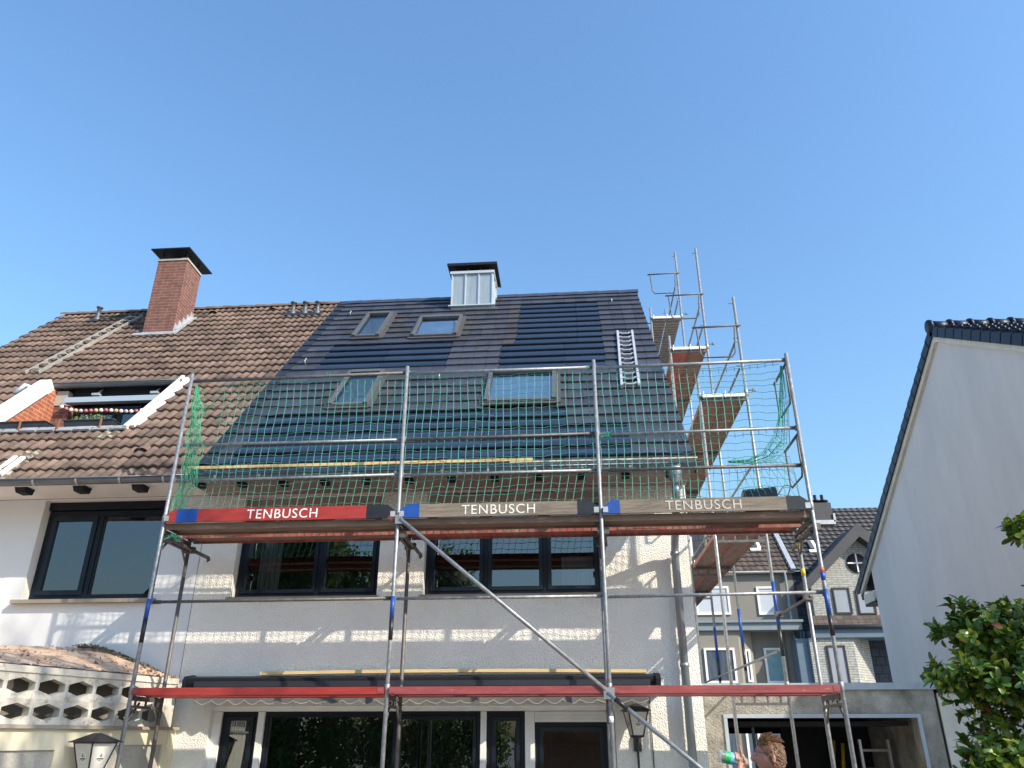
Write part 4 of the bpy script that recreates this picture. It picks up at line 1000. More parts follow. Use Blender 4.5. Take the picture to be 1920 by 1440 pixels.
# safety net
b = B(); rr = random.Random(9); R3 = .0041
def NP(x, z):
    n1 = noise.noise(V((x*.9, z*1.1, 3.3))); n2 = noise.noise(V((x*2.2, z*2.0, 8.1)))
    sag = 0
    if z > 5.9: sag = -.018*abs(sin(x*3.1))-(z-5.9)*.13*sin(x*1.9+.6)**2
    low = max(0, R5-z)
    xx = x+.045*n1+.018*n2+low*(-.16)*(1 if x < 5.4 else .2)
    if x < .9: xx += (x < .9)*(.9-x)*.09*sin((z-4.3)*1.6)
    if x > 7.0 and z < 5.2: xx -= (x-7.0)*.10*(5.2-z)/.9
    return V((min(max(xx, .05), 7.93), Y0s+.075+.03*n1+.02*sin(x*2.1)+low*.10, z+.034*n2+.03*n1+sag))
x = .42
zs = [4.34+.0965*k for k in range(20)]
while x < 7.9:
    b.mi = 0
    b.tube([NP(x, z+dz)+V((.004*sin(k*3.1), 0, 0)) for k, z in enumerate(zs) for dz in (0,)]+[NP(x, 6.215)], R3, 3, caps=False); x += .1
for z in zs+[6.21]:
    pts = []; x = .30
    while x < 7.93: pts.append(NP(x, z)+V((0, 0, .006*sin(x*31)))); x += .05
    b.tube(pts, R3 if z < 6.2 else .004, 3, caps=False)
# bunched edge at the left post
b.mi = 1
for k in range(26):
    ph = rr.uniform(0, 6); w = rr.uniform(.03, .30); pts = []
    for i in range(34):
        z = 6.15-i*.058; e = min(1, (6.2-z)*1.2)
        pts.append((.05+w*e*(.75+.25*sin(z*5+ph))+.02*sin(z*17+ph)-(max(0, R5-z)*.12), Y0s+.07+.05*sin(z*3+ph), z))
    b.tube(pts, .0030, 3, caps=False)
for k in range(46):
    z = 4.3+rr.random()*1.75; a = rr.uniform(.03, .12); c = rr.uniform(.18, .40)
    b.tube([(a, Y0s+.06, z), ((a+c)/2, Y0s+.09, z-rr.uniform(-.05, .12)), (c, Y0s+.07, z+rr.uniform(-.08, .08))], .003, 3, caps=False)
# bunched edge at the right post, sweeping inwards
curve = [V((7.93, Y0s+.06, 6.15)), V((7.91, Y0s+.07, 5.75)), V((7.86, Y0s+.08, 5.40)), V((7.80, Y0s+.09, 5.12)), V((7.62, Y0s+.1, 4.93)), V((7.38, Y0s+.1, 4.86)), V((7.12, Y0s+.1, 4.87))]
for k in range(16):
    off = rr.uniform(-1, 1); pts = []
    for i, p in enumerate(curve):
        wd = (.01, .05, .07, .09, .07, .03, .01)[i]; pts.append(p+V((off*wd, rr.uniform(-.02, .02), -off*wd*(.2 if i < 3 else .9)))+V((rr.uniform(-.008, .008), 0, rr.uniform(-.01, .01))))
    b.tube(pts, .003, 3, caps=False)
for k in range(26):
    i = rr.randrange(1, 5); p = curve[i].lerp(curve[i+1], rr.random()); b.tube([p+V((-.06, 0, .03)), p+V((0, .01, -.03)), p+V((.06, 0, -.01))], .0028, 3, caps=False)
for k in range(12):
    x0 = 7.15+k*.065; pts = [V((min(7.9, q_[0]), q_[1], q_[2])) for q_ in ((x0, Y0s+.1, 4.9), (x0+.06+.01*k, Y0s+.09, 4.68), (x0+.10+.015*k, Y0s+.07, 4.5), (x0+.13+.02*k, Y0s+.05, 4.34))]; b.tube(pts, .0028, 3, caps=False)
net = b.build('safety_net', ['net', 'netl'], None, recalc=False); tag(net, 'green mesh safety net hanging along the upper level of the facade scaffold', 'safety net')
b = B()
for (x, z) in ((5.46, 6.2), (3.05, 6.2), (5.62, 5.25), (7.2, 4.88), (1.9, 6.22), (.1, 4.05), (.2, 4.02)):
    for k in range(5): b.tube([(x+rr.uniform(-.05, .05), Y0s+.03, z+rr.uniform(-.03, .03)), (x+rr.uniform(-.08, .08), Y0s+.0, z+rr.uniform(-.05, .05)), (x+rr.uniform(-.05, .05), Y0s+.05, z+rr.uniform(-.04, .04))], .004, 4)
b.build('net_tie', 'netl', net)

# ---------------- gable scaffold
GX0, GX1 = 7.22, 7.95; GY = [11.3, 13.85, 16.4, 18.9]; GL = [2.3, 4.48, 6.60, 8.75, 10.9]; GT = [2, 3, 4, 4]; GTOP = [8.42, 11.15, 12.80, 12.6]
gs = thing('gable_scaffold', 'stepped galvanised scaffold climbing along the gable side of the dark roof', 'scaffold', (7.6, 15, 0))
for i, y_ in enumerate(GY):
    zt_ = GL[GT[i]]
    b = B(); b.tube([(GX1, y_, .02), (GX1, y_, GTOP[i])], PR, 12)
    for L_ in GL[:GT[i]+1]: coupler(b, (GX1, y_, L_+.07), .034, .12)
    for z in (zt_+.55, zt_+1.05, GTOP[i]-.12): b.tube([(GX1, y_, z), (GX1-.09, y_, z)], .008, 5)
    po = b.build('standard', 'galv', gs)
    b = B(); b.tube([(GX1, y_+.0, zt_+.12), (GX1+.10, y_, zt_+.12)], .010, 6); b.lathe((GX1+.12, y_, zt_+.12), [(.028, -.004), (.034, 0), (.028, .004)], 10, 'y'); b.build('clamp_bolt', 'galv_dark', po)
    b = B(); b.tube([(GX0, y_, .02), (GX0, y_, zt_+.33)], PR, 12)
    for L_ in GL[:GT[i]+1]: coupler(b, (GX0, y_, L_+.05), .032, .08)
    ip = b.build('standard', 'galv', gs)
    band(po, GX1, y_, 3.15, 3.75, 'blue'); band(po, GX1, y_, 2.75, 3.15, 'black')
    for L_ in GL[:GT[i]+1]:
        b = B(); b.box(GX0+.02, GX1-.02, y_-.02, y_+.02, L_-.055, L_-.0); 
        if L_ < 5: b.box(GX0+.02, GX1-.02, y_-.015, y_+.015, L_-.165, L_-.13)
        for q in range(4 if L_ < 5 else 0): b.box(GX0+.10+q*.17, GX0+.125+q*.17, y_-.01, y_+.01, L_-.13, L_-.055)
        b.build('transom', 'galv_dark', gs)
        if L_ > 4:
            for (a, c_) in ((GX0+.04, GX0+.355), (GX0+.375, GX1-.04)):
                b = B(); b.box(a, c_, y_-.055, y_-.024, L_+.0, L_+.052); b.tube([(a+.02, y_-.045, L_-.02), (a+.02, y_-.045, L_+.10)], .009, 5); b.build('end_claw', 'white_paint', gs)
    if True:      # hooped end guard
        z1, z0 = zt_+1.27, zt_+.70
        b = B(); b.tube([(GX0+.0, y_-.03, z1-.02), (GX1+.05, y_-.03, z1)], .017, 8)
        b.tube([(GX0+.06, y_-.03, z1-.01), (GX0+.09, y_-.03, z0+.07), (GX0+.14, y_-.03, z0), (GX1-.15, y_-.03, z0), (GX1-.09, y_-.03, z0+.08), (GX1-.05, y_-.03, z1)], .013, 8)
        b.build('end_guard', 'galv_dark', gs)
for i in range(3):
    y0_, y1_ = GY[i], GY[i+1]
    for L_ in set((GL[GT[i]], 4.48, 2.3)):
        for dz in (.52, 1.03):
            if L_ == 2.3 and dz > 1: continue
            b = B(); b.tube([(GX1-.04, y0_+.05, L_+dz), (GX1-.04, y1_-.05, L_+dz)], .0185, 10); b.build('guardrail', 'galv', gs)
for z in (10.0,):
    b = B(); b.tube([(6.55, 16.1, 10.15), (GX0, 16.3, 10.2)], .02, 8); b.build('wall_tie', 'galv_dark', gs)
b = B(); b.tube([(8.03, Y1s-.05, 3.32), (7.99, GY[0]+.06, 3.30)], .02, 8); b.box(7.96, 8.06, Y1s-.045, Y1s+.045, 3.28, 3.36); b.box(7.92, 8.02, GY[0]-.045, GY[0]+.045, 3.26, 3.34); b.build('link_tube', 'galv_dark', gs)
decks = [(1, 0, 1, 'brown'), (1, 1, 2, 'brown'), (1, 2, 3, 'brown'), (2, 0, 1, 'brown'), (2, 1, 2, 'brown'), (2, 2, 3, 'brown'), (3, 1, 2, 'red'), (3, 2, 3, 'red'), (4, 2, 3, 'metal')]
nice = {1: 'lowest', 2: 'second', 3: 'third', 4: 'topmost'}; pos = {0: 'nearest', 1: 'middle', 2: 'farthest'}
for (l, i, j, m_) in decks:
    for k in range(2):
        xa, xb_ = (GX0+.03, GX0+.355) if k == 0 else (GX0+.375, GX1-.03); z = GL[l]; ya, yb = GY[i]-.02, GY[j]-.03
        kind_ = {'brown': ('red-brown', 'brown')[k], 'red': ('red', 'brown')[k], 'metal': 'grey ribbed steel'}[m_]
        t = thing('deck_board', '%s deck board of the gable scaffold, %s tier, %s bay, %s side' % (kind_, nice[l], pos[i], ('house', 'outer')[k]), 'deck board', ((xa+xb_)/2, (ya+yb)/2, z), 'deck boards of the gable scaffold')
        mm = {'brown': ('deck_red' if (i+l) % 3 == 0 else 'deck_brown', 'deck_brown')[k], 'red': ('deck_red', 'deck_brown')[k], 'metal': 'deck_metal'}[m_]
        b = B(); b.box(xa, xb_, ya, yb, z+.0, z+.03); b.build('plank', mm, t)
        b = B()
        if m_ == 'metal':
            yy = ya+.05
            while yy < yb-.06: b.box(xa+.015, xb_-.015, yy, yy+.05, z-.02, z-.001); yy += .13
            b.build('rib', mm, t)
        else: b.box(xa-.001, xa+.012, ya, yb, z-.035, z-.001); b.box(xb_-.012, xb_+.001, ya, yb, z-.035, z-.001); b.build('edge_strip', 'deck_red' if k == 0 else 'deck_brown', t)
# ================================================================== garage on the right
gr = thing('garage', 'flat-roofed garage of stained roughcast concrete with a wide open doorway', 'garage', (8.5, 12.2, 0))
GYF = 12.2; GO = (7.27, 9.90, 0.0, 2.0)
b = B(); wall(b, XR+.02, 10.20, 0, 2.42, [GO], XZ(GYF), .22, 0)
b.box(XR+.02, XR+.2, GYF+.23, 18, 0, 2.42); b.box(10.02, 10.2, GYF+.23, 18, 0, 2.42)
b.build('wall', 'garage', gr)
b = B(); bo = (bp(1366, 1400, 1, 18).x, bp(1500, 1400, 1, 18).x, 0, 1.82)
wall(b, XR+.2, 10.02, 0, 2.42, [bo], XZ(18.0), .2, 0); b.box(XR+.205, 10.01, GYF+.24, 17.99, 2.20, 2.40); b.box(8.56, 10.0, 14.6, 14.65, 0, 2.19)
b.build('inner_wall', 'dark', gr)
b = B(); b.box(XR+.0, 10.24, GYF-.05, 18.2, 2.425, 2.455); b.box(XR+.0, 10.24, GYF-.055, GYF-.03, 2.37, 2.46); b.build('roof_edge', 'garage_trim', gr)
b = B(); b.box(GO[0]-.05, GO[1]+.05, GYF-.02, GYF+.04, 2.0, 2.05); b.box(GO[0]-.05, GO[0]-.001, GYF-.02, GYF+.04, 0, 1.998); b.box(GO[1]+.001, GO[1]+.05, GYF-.02, GYF+.04, 0, 1.998); b.build('door_frame', 'garage_trim', gr)
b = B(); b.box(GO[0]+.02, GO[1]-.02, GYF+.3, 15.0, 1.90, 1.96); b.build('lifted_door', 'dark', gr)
t = thing('step_ladder', 'grey aluminium step ladder standing inside the dark garage', 'ladder', (9.66, 13.48, 0))
for dx in (0, .42):
    b = B(); b.box(9.45+dx, 9.485+dx, 13.45, 13.51, 0, 1.72); b.build('rail', 'ladder_steel', t)
for k in range(6):
    b = B(); b.box(9.486, 9.869, 13.44, 13.52, .25+k*.26, .285+k*.26); b.build('step', 'ladder_grey', t)
t = thing('yellow_pole', 'pair of yellow poles leaning inside the dark garage', 'poles', (9.1, 12.9, 0))
b = B(); b.tube([(9.05, 14.2, 0), (9.32, 14.3, 1.70)], .03, 8); b.build('pole', 'yellow', t); b = B(); b.tube([(9.22, 14.2, 0), (9.46, 14.3, 1.66)], .03, 8); b.build('pole', 'yellow', t)
# pale pillar with its brick capping beside the garage
pw = thing('garden_pillar', 'pale rendered pillar with a cracked edge and brick capping right of the garage', 'pillar', (10.7, 12.0, 0))
b = B(); b.box(10.222, 11.4, 12.15, 12.6, 0, 2.32); b.build('shaft', 'wh_trim', pw)
b = B(); b.box(10.203, 10.219, 12.18, 12.3, 0, 2.32); b.build('crack_joint', 'dark', pw)
b = B(); b.box(10.25, 11.45, 12.10, 12.62, 2.325, 2.40); b.build('capping', 'rust', pw)
b = B(); b.hexa([(10.25, 12.12, 2.405), (10.70, 12.12, 2.405), (10.70, 12.5, 2.405), (10.25, 12.5, 2.405), (10.17, 12.09, 2.58), (10.72, 12.09, 2.58), (10.72, 12.5, 2.58), (10.17, 12.5, 2.58)])
tag(b.build('black_box', 'planter'), 'small black box standing on top of the pale pillar', 'box')

# ================================================================== white gable house on the right
wh = thing('white_gable_house', 'large pale house seen from its blank gable side, dark blue tiled verge', 'house', (13, 15, 0))
WX = 13.0; AY, AZ_ = 15.15, 9.70; SF, SN = .588, .60; FYe, NYe = 22.2, 8.2
zf = lambda y: AZ_-(y-AY)*SF if y > AY else AZ_-(AY-y)*SN
b = B(); b.prism([(NYe+.5, 0), (FYe-.9, 0), (FYe-.9, zf(FYe-.9)-.05), (AY, AZ_-.06), (NYe+.5, zf(NYe+.5)-.05)], AP, WX+.05, WX+10); b.build('wall', 'wh_wall', wh)
b = B(); nf = lambda y0_, y1_, o0, o1: [(y0_, zf(y0_)+o0), (y1_, zf(y1_)+o0), (y1_, zf(y1_)+o1), (y0_, zf(y0_)+o1)]
b.prism([(AY, AZ_-.30), (FYe, zf(FYe)-.30), (FYe, zf(FYe)-.06), (AY, AZ_-.06)][::-1], AP, WX-.02, WX+.049); b.prism([(AY, AZ_-.30), (AY, AZ_-.06), (NYe, zf(NYe)-.06), (NYe, zf(NYe)-.30)][::-1], AP, WX-.02, WX+.049)
b.box(WX-.02, WX+.4, FYe-.9, FYe-.2, 5.0, 5.25)
b.build('verge_board', 'wh_trim', wh)
b = B(); b.box(WX+.0, WX+10, FYe-.12, FYe+.02, 5.15, 5.28); b.box(WX+.01, WX+.3, FYe-.9, FYe-.12, 4.95, 5.05); b.build('gutter', 'awning', wh)
rnd = random.Random(21); b = B()
for side in (0, 1):
    slope = SF if side == 0 else SN; L_ = (FYe-AY if side == 0 else AY-NYe)*sqrt(1+slope*slope); th = math.atan(slope); n = int(L_/.335)
    sg = 1 if side == 0 else -1
    def WM(u, s_, h): d = L_-s_; return (u, AY+sg*(d*cos(th)+h*sin(th)), AZ_-d*sin(th)+h*cos(th))
    for r in range(n+1):
        s0 = L_-(r+1)*.335
        ncol = 34 if side == 1 else 3
        for c in range(ncol):
            x0_ = WX-.06+c*.30; b.tone = rnd.uniform(.8, 1.25); skirt = -.15 if c == 0 else .0
            n_ = len(b.v); pr_ = [(0, 0, 0), (.0, .03, .0), (.25, .055, 0), (.5, .03, 0), (.75, .015, 0), (1, .03, 0)]
            b.v += [WM(x0_, s0-.03, skirt), WM(x0_+.30, s0-.03, 0), WM(x0_+.30, s0+.335, 0), WM(x0_, s0+.335, skirt), WM(x0_, s0-.03, .075), WM(x0_+.30, s0-.03, .075), WM(x0_+.30, s0+.335, .045), WM(x0_, s0+.335, .045)]
            for f in ((3, 2, 1, 0), (4, 5, 6, 7), (0, 1, 5, 4), (1, 2, 6, 5), (2, 3, 7, 6), (3, 0, 4, 7)): b.face([n_+i for i in f])
            if c: b.smooth = True; b.tube([WM(x0_+.02, s0-.03, .085), WM(x0_+.02, s0+.335, .05)], .035, 6); b.smooth = False
x = WX-.08
while x < WX+10:
    b.tone = rnd.uniform(.8, 1.2); b.tube([(x, AY, AZ_+.06), (x+.06, AY, AZ_+.065)], .155, 12); b.tube([(x+.06, AY, AZ_+.055), (x+.44, AY, AZ_+.05)], [.135, .115], 12); x += .42
wr = b.build('roof_tiles', 'tile_blue', wh, recalc=False)
b = B(); b.prism([(NYe, zf(NYe)-.05), (AY, AZ_-.05), (FYe, zf(FYe)-.05), (FYe, zf(FYe)-.03), (AY, AZ_-.03), (NYe, zf(NYe)-.03)], AP, WX+.055, WX+10.1); b.build('roof_deck', 'under', wh)

# ================================================================== houses of the street behind
YB = 36.0
def H(px, py, y=YB): return bp(px, py, 1, y)
def rect(x0, y0, x1, y1, y=YB):
    xm = (x0+x1)/2; ym = (y0+y1)/2; return H(x0, ym, y).x, H(x1, ym, y).x, H(xm, y1, y).z, H(xm, y0, y).z
def far_window(parent, r, y, shutter=False, frame='white_paint', glassm='glass', curtain=False, fw=.09):
    x0, x1, z0, z1 = r
    b = B(); b.box(x0, x1, y-.06, y+.03, z0, z0+fw); b.box(x0, x1, y-.06, y+.03, z1-fw, z1); b.box(x0, x0+fw, y-.06, y+.03, z0+fw, z1-fw); b.box(x1-fw, x1, y-.06, y+.03, z0+fw, z1-fw)
    w = b.build('window', frame, parent)
    b = B(); yy = y-.02
    b.quad((x0+fw, yy, z0+fw), (x1-fw, yy, z0+fw), (x1-fw, yy, z1-fw), (x0+fw, yy, z1-fw)); b.build('shutter' if shutter else 'pane', ('shutter_grey' if shutter == 2 else 'shutter') if shutter else ('curtain' if curtain else glassm), w, recalc=False)
    return w
gh = thing('grey_house', 'grey rendered town house with brown tiled roof and white roller shutters, farther back', 'house', tuple(V((H(1400, 1280).x, YB, 0))))
ze = H(1430, 1072).z; xs = H(1484, 1070).x; gx0 = H(1200, 1200).x; gx1 = H(1497, 1200).x
yr_ = YB
for k in range(2000):
    yr_ = YB+k*.01
    if H(1600, 962, yr_).z <= ze+(yr_-YB)*1.0: break
zr_ = ze+(yr_-YB)
b = B(); b.box(gx0, xs, YB, YB+12, 0, ze); b.build('wall', 'grey_house', gh)
b = B(); zc0, zc1 = H(1400, 1186).z, H(1400, 1168).z
b.box(gx0, gx1, YB-.9, YB-.002, zc0, zc1-.1); b.box(gx0, gx1+.05, YB-1.0, YB-.002, zc1-.1, zc1); b.build('cornice', 'bluegrey2', gh)
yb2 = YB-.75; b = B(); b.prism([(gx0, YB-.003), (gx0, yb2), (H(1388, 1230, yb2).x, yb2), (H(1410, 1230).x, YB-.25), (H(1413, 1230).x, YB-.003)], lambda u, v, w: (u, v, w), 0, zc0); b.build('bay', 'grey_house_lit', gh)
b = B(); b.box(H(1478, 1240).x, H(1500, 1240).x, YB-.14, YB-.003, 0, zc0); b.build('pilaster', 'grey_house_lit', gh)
far_window(gh, rect(1303, 1100, 1368, 1153), YB-.01, True); far_window(gh, rect(1420, 1100, 1456, 1153), YB-.01, True)
far_window(gh, rect(1322, 1215, 1380, 1281, yb2-.02), yb2-.02, glassm='far_glass'); far_window(gh, rect(1435, 1215, 1474, 1281), YB-.01, frame='white_paint', glassm='teal_glass')
far_window(gh, rect(1399, 1217, 1410, 1279, YB-.55), YB-.50, glassm='far_glass')
for (a, c_) in ((1362, 1384), (1408, 1424), (1448, 1474)): far_window(gh, rect(a-6, 1352, c_+4, 1470, YB-.8), YB-.8, glassm='far_glass')
b = B(); b.tube([(gx0, YB-.2, ze-.02), (xs+.05, YB-.2, ze-.02)], .09, 8); b.build('gutter', 'lead', gh)
for px in (1487, 1500, 1506):
    p_ = H(px+6, 1240); b = B(); b.tube([(p_.x, YB-.22, 0), (p_.x, YB-.22, zc0 if px > 1490 else ze)], .06, 8); b.build('downpipe', 'zincpipe', gh)
th2 = radians(45)
def GP(u, s_, h): return (u, YB-.25+s_*cos(th2)-h*sin(th2), ze-.0+s_*sin(th2)+h*cos(th2))
SL2 = (yr_-YB+.25)/cos(th2)
def wave_roof(parent, x0, x1, mat, seed, skip=(), name='roof_tiles'):
    rnd = random.Random(seed); b = B(); P2_ = .36; n = int(SL2/P2_)+1; cw = .30
    for r in range(n):
        s0 = r*P2_; hi = min(s0+P2_, SL2); x = x0
        while x < x1-.02:
            xe = min(x+cw, x1)
            if not any(a < (x+xe)/2 < c_ and d < s0+.18 < e for (a, c_, d, e) in skip):
                b.tone = rnd.uniform(.75, 1.25); m = len(b.v); pf = [(0, 0), (.2, .016), (.4, .03), (.6, .016), (.8, .0), (1, 0)]
                for (u, h) in pf: b.v += [GP(x+(xe-x)*u, s0-.03, h-.01), GP(x+(xe-x)*u, s0-.03, h+.05), GP(x+(xe-x)*u, hi, h)]
                for i in range(5):
                    q = m+i*3; b.smooth = True; b.face([q+1, q+4, q+5, q+2]); b.smooth = False; b.face([q, q+3, q+4, q+1])
            x = xe
    o = b.build(name, mat, parent, recalc=False)
    b = B(); b.quad(GP(x0, 0, -.03), GP(x1, 0, -.03), GP(x1, SL2, -.03), GP(x0, SL2, -.03)); b.build('roof_deck', 'under', o, recalc=False)
    b = B(); x = x0
    while x < x1: b.tube([(x, yr_, zr_+.05), (x+.42, yr_, zr_+.03)], [.14, .11], 8); x += .42
    b.build('ridge_tiles', mat, o, recalc=False)
    return o
g_roof = wave_roof(gh, gx0, xs-.12, 'pantile_far', 31)
b = B(); b.fbox(GP, xs-.12, xs+.10, -.1, SL2, .03, .16); b.build('roof_seam', 'lead', gh)
def gp_hit(px, py):
    n = V((0, -sin(th2), cos(th2))); d = bp(px, py, 1, 50)-CAM; o = V(GP(0, 0, 0)); t = (o-CAM).dot(n)/d.dot(n); q = CAM+d*t; return q.x, (q-V((q.x, YB-.25, ze))).length
def far_skylight(parent, px0, py0, px1, py1, mat='glass'):
    a, s1 = gp_hit(px0, py0); c_, s0 = gp_hit(px1, py1)
    b = B(); b.fbox(GP, a, c_, s0, s1, .0, .16); w = b.build('roof_window', 'lead_frame', parent)
    b = B(); b.quad(GP(a+.1, s0+.1, .165), GP(c_-.1, s0+.1, .165), GP(c_-.1, s1-.1, .165), GP(a+.1, s1-.1, .165)); b.build('pane', mat, w, recalc=False)
    b = B(); b.fbox(GP, a-.08, c_+.12, s0-.22, s0-.01, .03, .09); b.fbox(GP, c_+.0, c_+.18, s0, s1+.1, .03, .08); b.build('flashing', 'white_paint', w)
far_skylight(gh, 1402, 1014, 1420, 1030)
p0_ = H(1283, 1008, YB-.1); p1_ = H(1299, 1045, YB-.1)
dm = (H(1270, 1000).x, H(1302, 1000).x)
b = B(); y_d = YB+.5; b.box(dm[0], dm[1]+.5, y_d, y_d+3, ze, H(1290, 995, y_d).z); b.build('dormer', 'slate_clad', gh)
r_ = rect(1284, 1007, 1298, 1044, y_d-.02); far_window(gh, r_, y_d-.02)
wb = thing('white_brick_house', 'white brick house with a steep front gable and black tiled roof, farther back', 'house', (H(1560, 1280).x, YB, 0))
wx1 = H(1760, 1200).x
b = B(); b.box(xs+.01, wx1, YB+.01, YB+12, 0, ze); b.build('rear_wall', 'slate_clad', wb)
wave_roof(wb, xs+.10, wx1, 'tile_far', 32)
far_skylight(wb, 1511, 1018, 1527, 1033)
yg = YB-.9; ap = H(1604, 1012, yg); le = H(1520, 1100, yg); sl_g = (ap.z-le.z)/(ap.x-le.x); re_x = 2*ap.x-le.x; zb0 = H(1560, 1157, yg).z
b = B(); b.prism([(le.x, zb0), (re_x, zb0), (re_x, le.z), (ap.x, ap.z), (le.x, le.z)], lambda u, v, w: (u, w, v), yg, YB+3.5); b.build('gable_wall', 'white_brick', wb)
b = B()
for sg in (-1, 1):
    ex = ap.x+sg*(ap.x-le.x+.45); ez = ap.z-(ap.x-le.x+.45)*sl_g
    pts = [(ap.x, ap.z+.02), (ex, ez+.02), (ex, ez+.50), (ap.x, ap.z+.62)]
    b.prism(pts, lambda u, v, w: (u, w, v), yg-.55, YB+5.5)
b.build('gable_roof', 'slate_grey', wb)
b = B(); yl = YB-1.2; r_ = rect(1508, 1196, 1608, 1300, yl); b.box(r_[0]+.35, r_[1], yl, YB, 0, r_[3]); b.build('bay_wall', 'white_brick', wb)
b = B(); b.prism([(r_[1], yl), (r_[1]+1.0, yl+1.1), (r_[1], yl+1.1)], lambda u, v, w: (u, v, w), 0, r_[3]); b.build('bay_side', 'white_brick', wb)
b = B(); b.box(r_[0]-.15, r_[0]+.349, yl+.15, YB, 0, r_[3]+.0); b.build('corner_strip', 'bluegrey', wb)
b = B(); b.box(xs+.15, wx1, yl-.12, YB, r_[3]+.001, r_[3]+.36); b.build('cornice', 'bluegrey', wb)
b = B(); b.tube([(xs+.1, yl-.2, r_[3]+.42), (wx1, yl-.2, r_[3]+.42)], .09, 8); b.build('gutter', 'awning2', wb)
b = B(); z0_ = r_[3]+.40; z1_ = zb0; rnd = random.Random(4)
for r in range(3):
    x = xs+.12; f0, f1 = r/3, (r+1)/3
    while x < wx1: b.tone = rnd.uniform(.7, 1.3); zz0, zz1 = z0_+(z1_-z0_)*f0, z0_+(z1_-z0_)*f1; yy0, yy1 = yl-.25+f0*.35, yl-.25+f1*.35; b.hexa([(x, yy0, zz0-.05), (x+.27, yy0, zz0-.05), (x+.27, yy1, zz1), (x, yy1, zz1), (x, yy0-.02, zz0+.02), (x+.27, yy0-.02, zz0+.02), (x+.27, yy1, zz1+.03), (x, yy1, zz1+.03)]); x += .28
b.build('skirt_roof', 'pantile_far', wb, recalc=False)
for rc, yy, sh in (((1563, 1102, 1595, 1151), yg, 1), ((1607, 1105, 1640, 1152), yg, 1), ((1555, 1210, 1590, 1290), yl, 1)): far_window(wb, rect(*rc, yy-.01), yy-.01, 2, frame='rust_dark', fw=.06)
rv = H(1606, 1056, yg); b = B(); b.lathe((rv.x, yg-.05, rv.z), [(.42, 0), (.42, .08)], 24, 'y'); ow = b.build('round_window', 'rust_dark', wb)
b = B(); b.box(rv.x-.4, rv.x+.4, yg-.065, yg-.052, rv.z-.03, rv.z+.03); b.box(rv.x-.03, rv.x+.03, yg-.066, yg-.053, rv.z-.4, rv.z+.4); b.build('glazing_bar', 'white_paint', ow)
yc_ = yr_-1.3; c0, c1_ = H(1522, 950, yc_), H(1557, 942, yc_); b = B(); b.box(c0.x-.2, c1_.x, yc_, yc_+1.2, H(1540, 977, yc_).z-1.0, c1_.z); ck = b.build('chimney', 'slate_grey', wb)
b = B(); b.box(c0.x-.25, c1_.x+.07, yc_-.07, yc_-.001, H(1540, 979, yc_).z-.12, H(1540, 975, yc_).z-.02); b.box(c1_.x+.001, c1_.x+.1, yc_-.07, yc_+1, H(1540, 979, yc_).z, H(1540, 971, yc_).z+.2); b.build('flashing', 'lead', ck)
for px in (1529, 1542):
    q = H(px, 941, yc_+.4); b = B(); b.lathe((q.x, yc_+.4, c1_.z), [(.14, 0), (.14, .12), (.28, .14), (.26, .20), (.08, .22), (.08, .5), (.02, .52)], 10); b.build('chimney_pot', 'awning', ck)

# ================================================================== evergreen shrub tree at the right
tr = thing('evergreen_tree', 'glossy-leaved evergreen tree at the right edge of the picture', 'tree', (8.7, 4.9, 0))
rr = random.Random(12); fol = B(); wood = B()
def leaf(b, base, d, up, L_, w, curl):
    d = d.normalized(); s_ = d.cross(up)
    if s_.length < 1e-3: s_ = d.cross(V((1, .2, 0)))
    s_.normalize(); n = s_.cross(d)
    P_0 = base; P1 = base+d*L_*.38+n*curl*.2*L_; P2 = base+d*L_*.68+n*curl*.05*L_; P3 = base+d*L_-n*curl*.35*L_
    a1, a2 = w*.38, w*.5; fold = n*w*.16; k = len(b.v)
    P25 = base+d*L_*.94-n*curl*.2*L_; a3 = w*.30
    b.v += [tuple(p) for p in (P_0, P1-s_*a1+fold, P1, P1+s_*a1+fold, P2-s_*a2+fold, P2, P2+s_*a2+fold, P25-s_*a3, P25, P25+s_*a3, P3)]
    b.smooth = True
    for f in ((0, 2, 1), (0, 3, 2), (1, 2, 5, 4), (2, 3, 6, 5), (4, 5, 8, 7), (5, 6, 9, 8), (7, 8, 10), (8, 9, 10)): b.face([k+i for i in f])
def rosette(c, ax, n=11, sunny=.0):
    ax = ax.normalized(); t = ax.cross(V((.3, .2, 1))).normalized(); u = ax.cross(t)
    for i in range(n):
        a = i*2.4+rr.uniform(-.3, .3); lean = rr.uniform(.35, 1.15) if i < n-3 else rr.uniform(.05, .4)
        d = ax*cos(lean)+(t*cos(a)+u*sin(a))*sin(lean); r = rr.random()
        fol.mi = 0 if r < .72-sunny else (1 if r < .99 else 2); fol.tone = rr.uniform(.55, 1.6)
        leaf(fol, c-ax*rr.uniform(0, .05), d, ax, rr.uniform(.045, .092), rr.uniform(.022, .036), rr.uniform(.1, .8))
blobs = [((7.85, 4.55, 2.06), (.80, .62, .34), 150), ((7.95, 4.5, 1.62), (.98, .65, .36), 130), ((8.25, 4.75, 2.42), (.66, .5, .30), 70), ((8.1, 4.7, 1.2), (1.0, .75, .5), 120), ((8.7, 4.9, 1.9), (.9, .9, .95), 160),
         ((7.35, 4.5, 2.28), (.30, .28, .16), 34), ((7.24, 4.45, 2.02), (.26, .25, .13), 30), ((7.28, 4.42, 1.66), (.26, .25, .12), 26), ((7.74, 4.5, 2.79), (.16, .16, .10), 20), ((7.96, 4.55, 2.90), (.2, .2, .12), 16), ((7.98, 4.6, 2.62), (.22, .2, .09), 18), ((9.0, 5.0, 2.9), (.7, .7, .5), 50)]
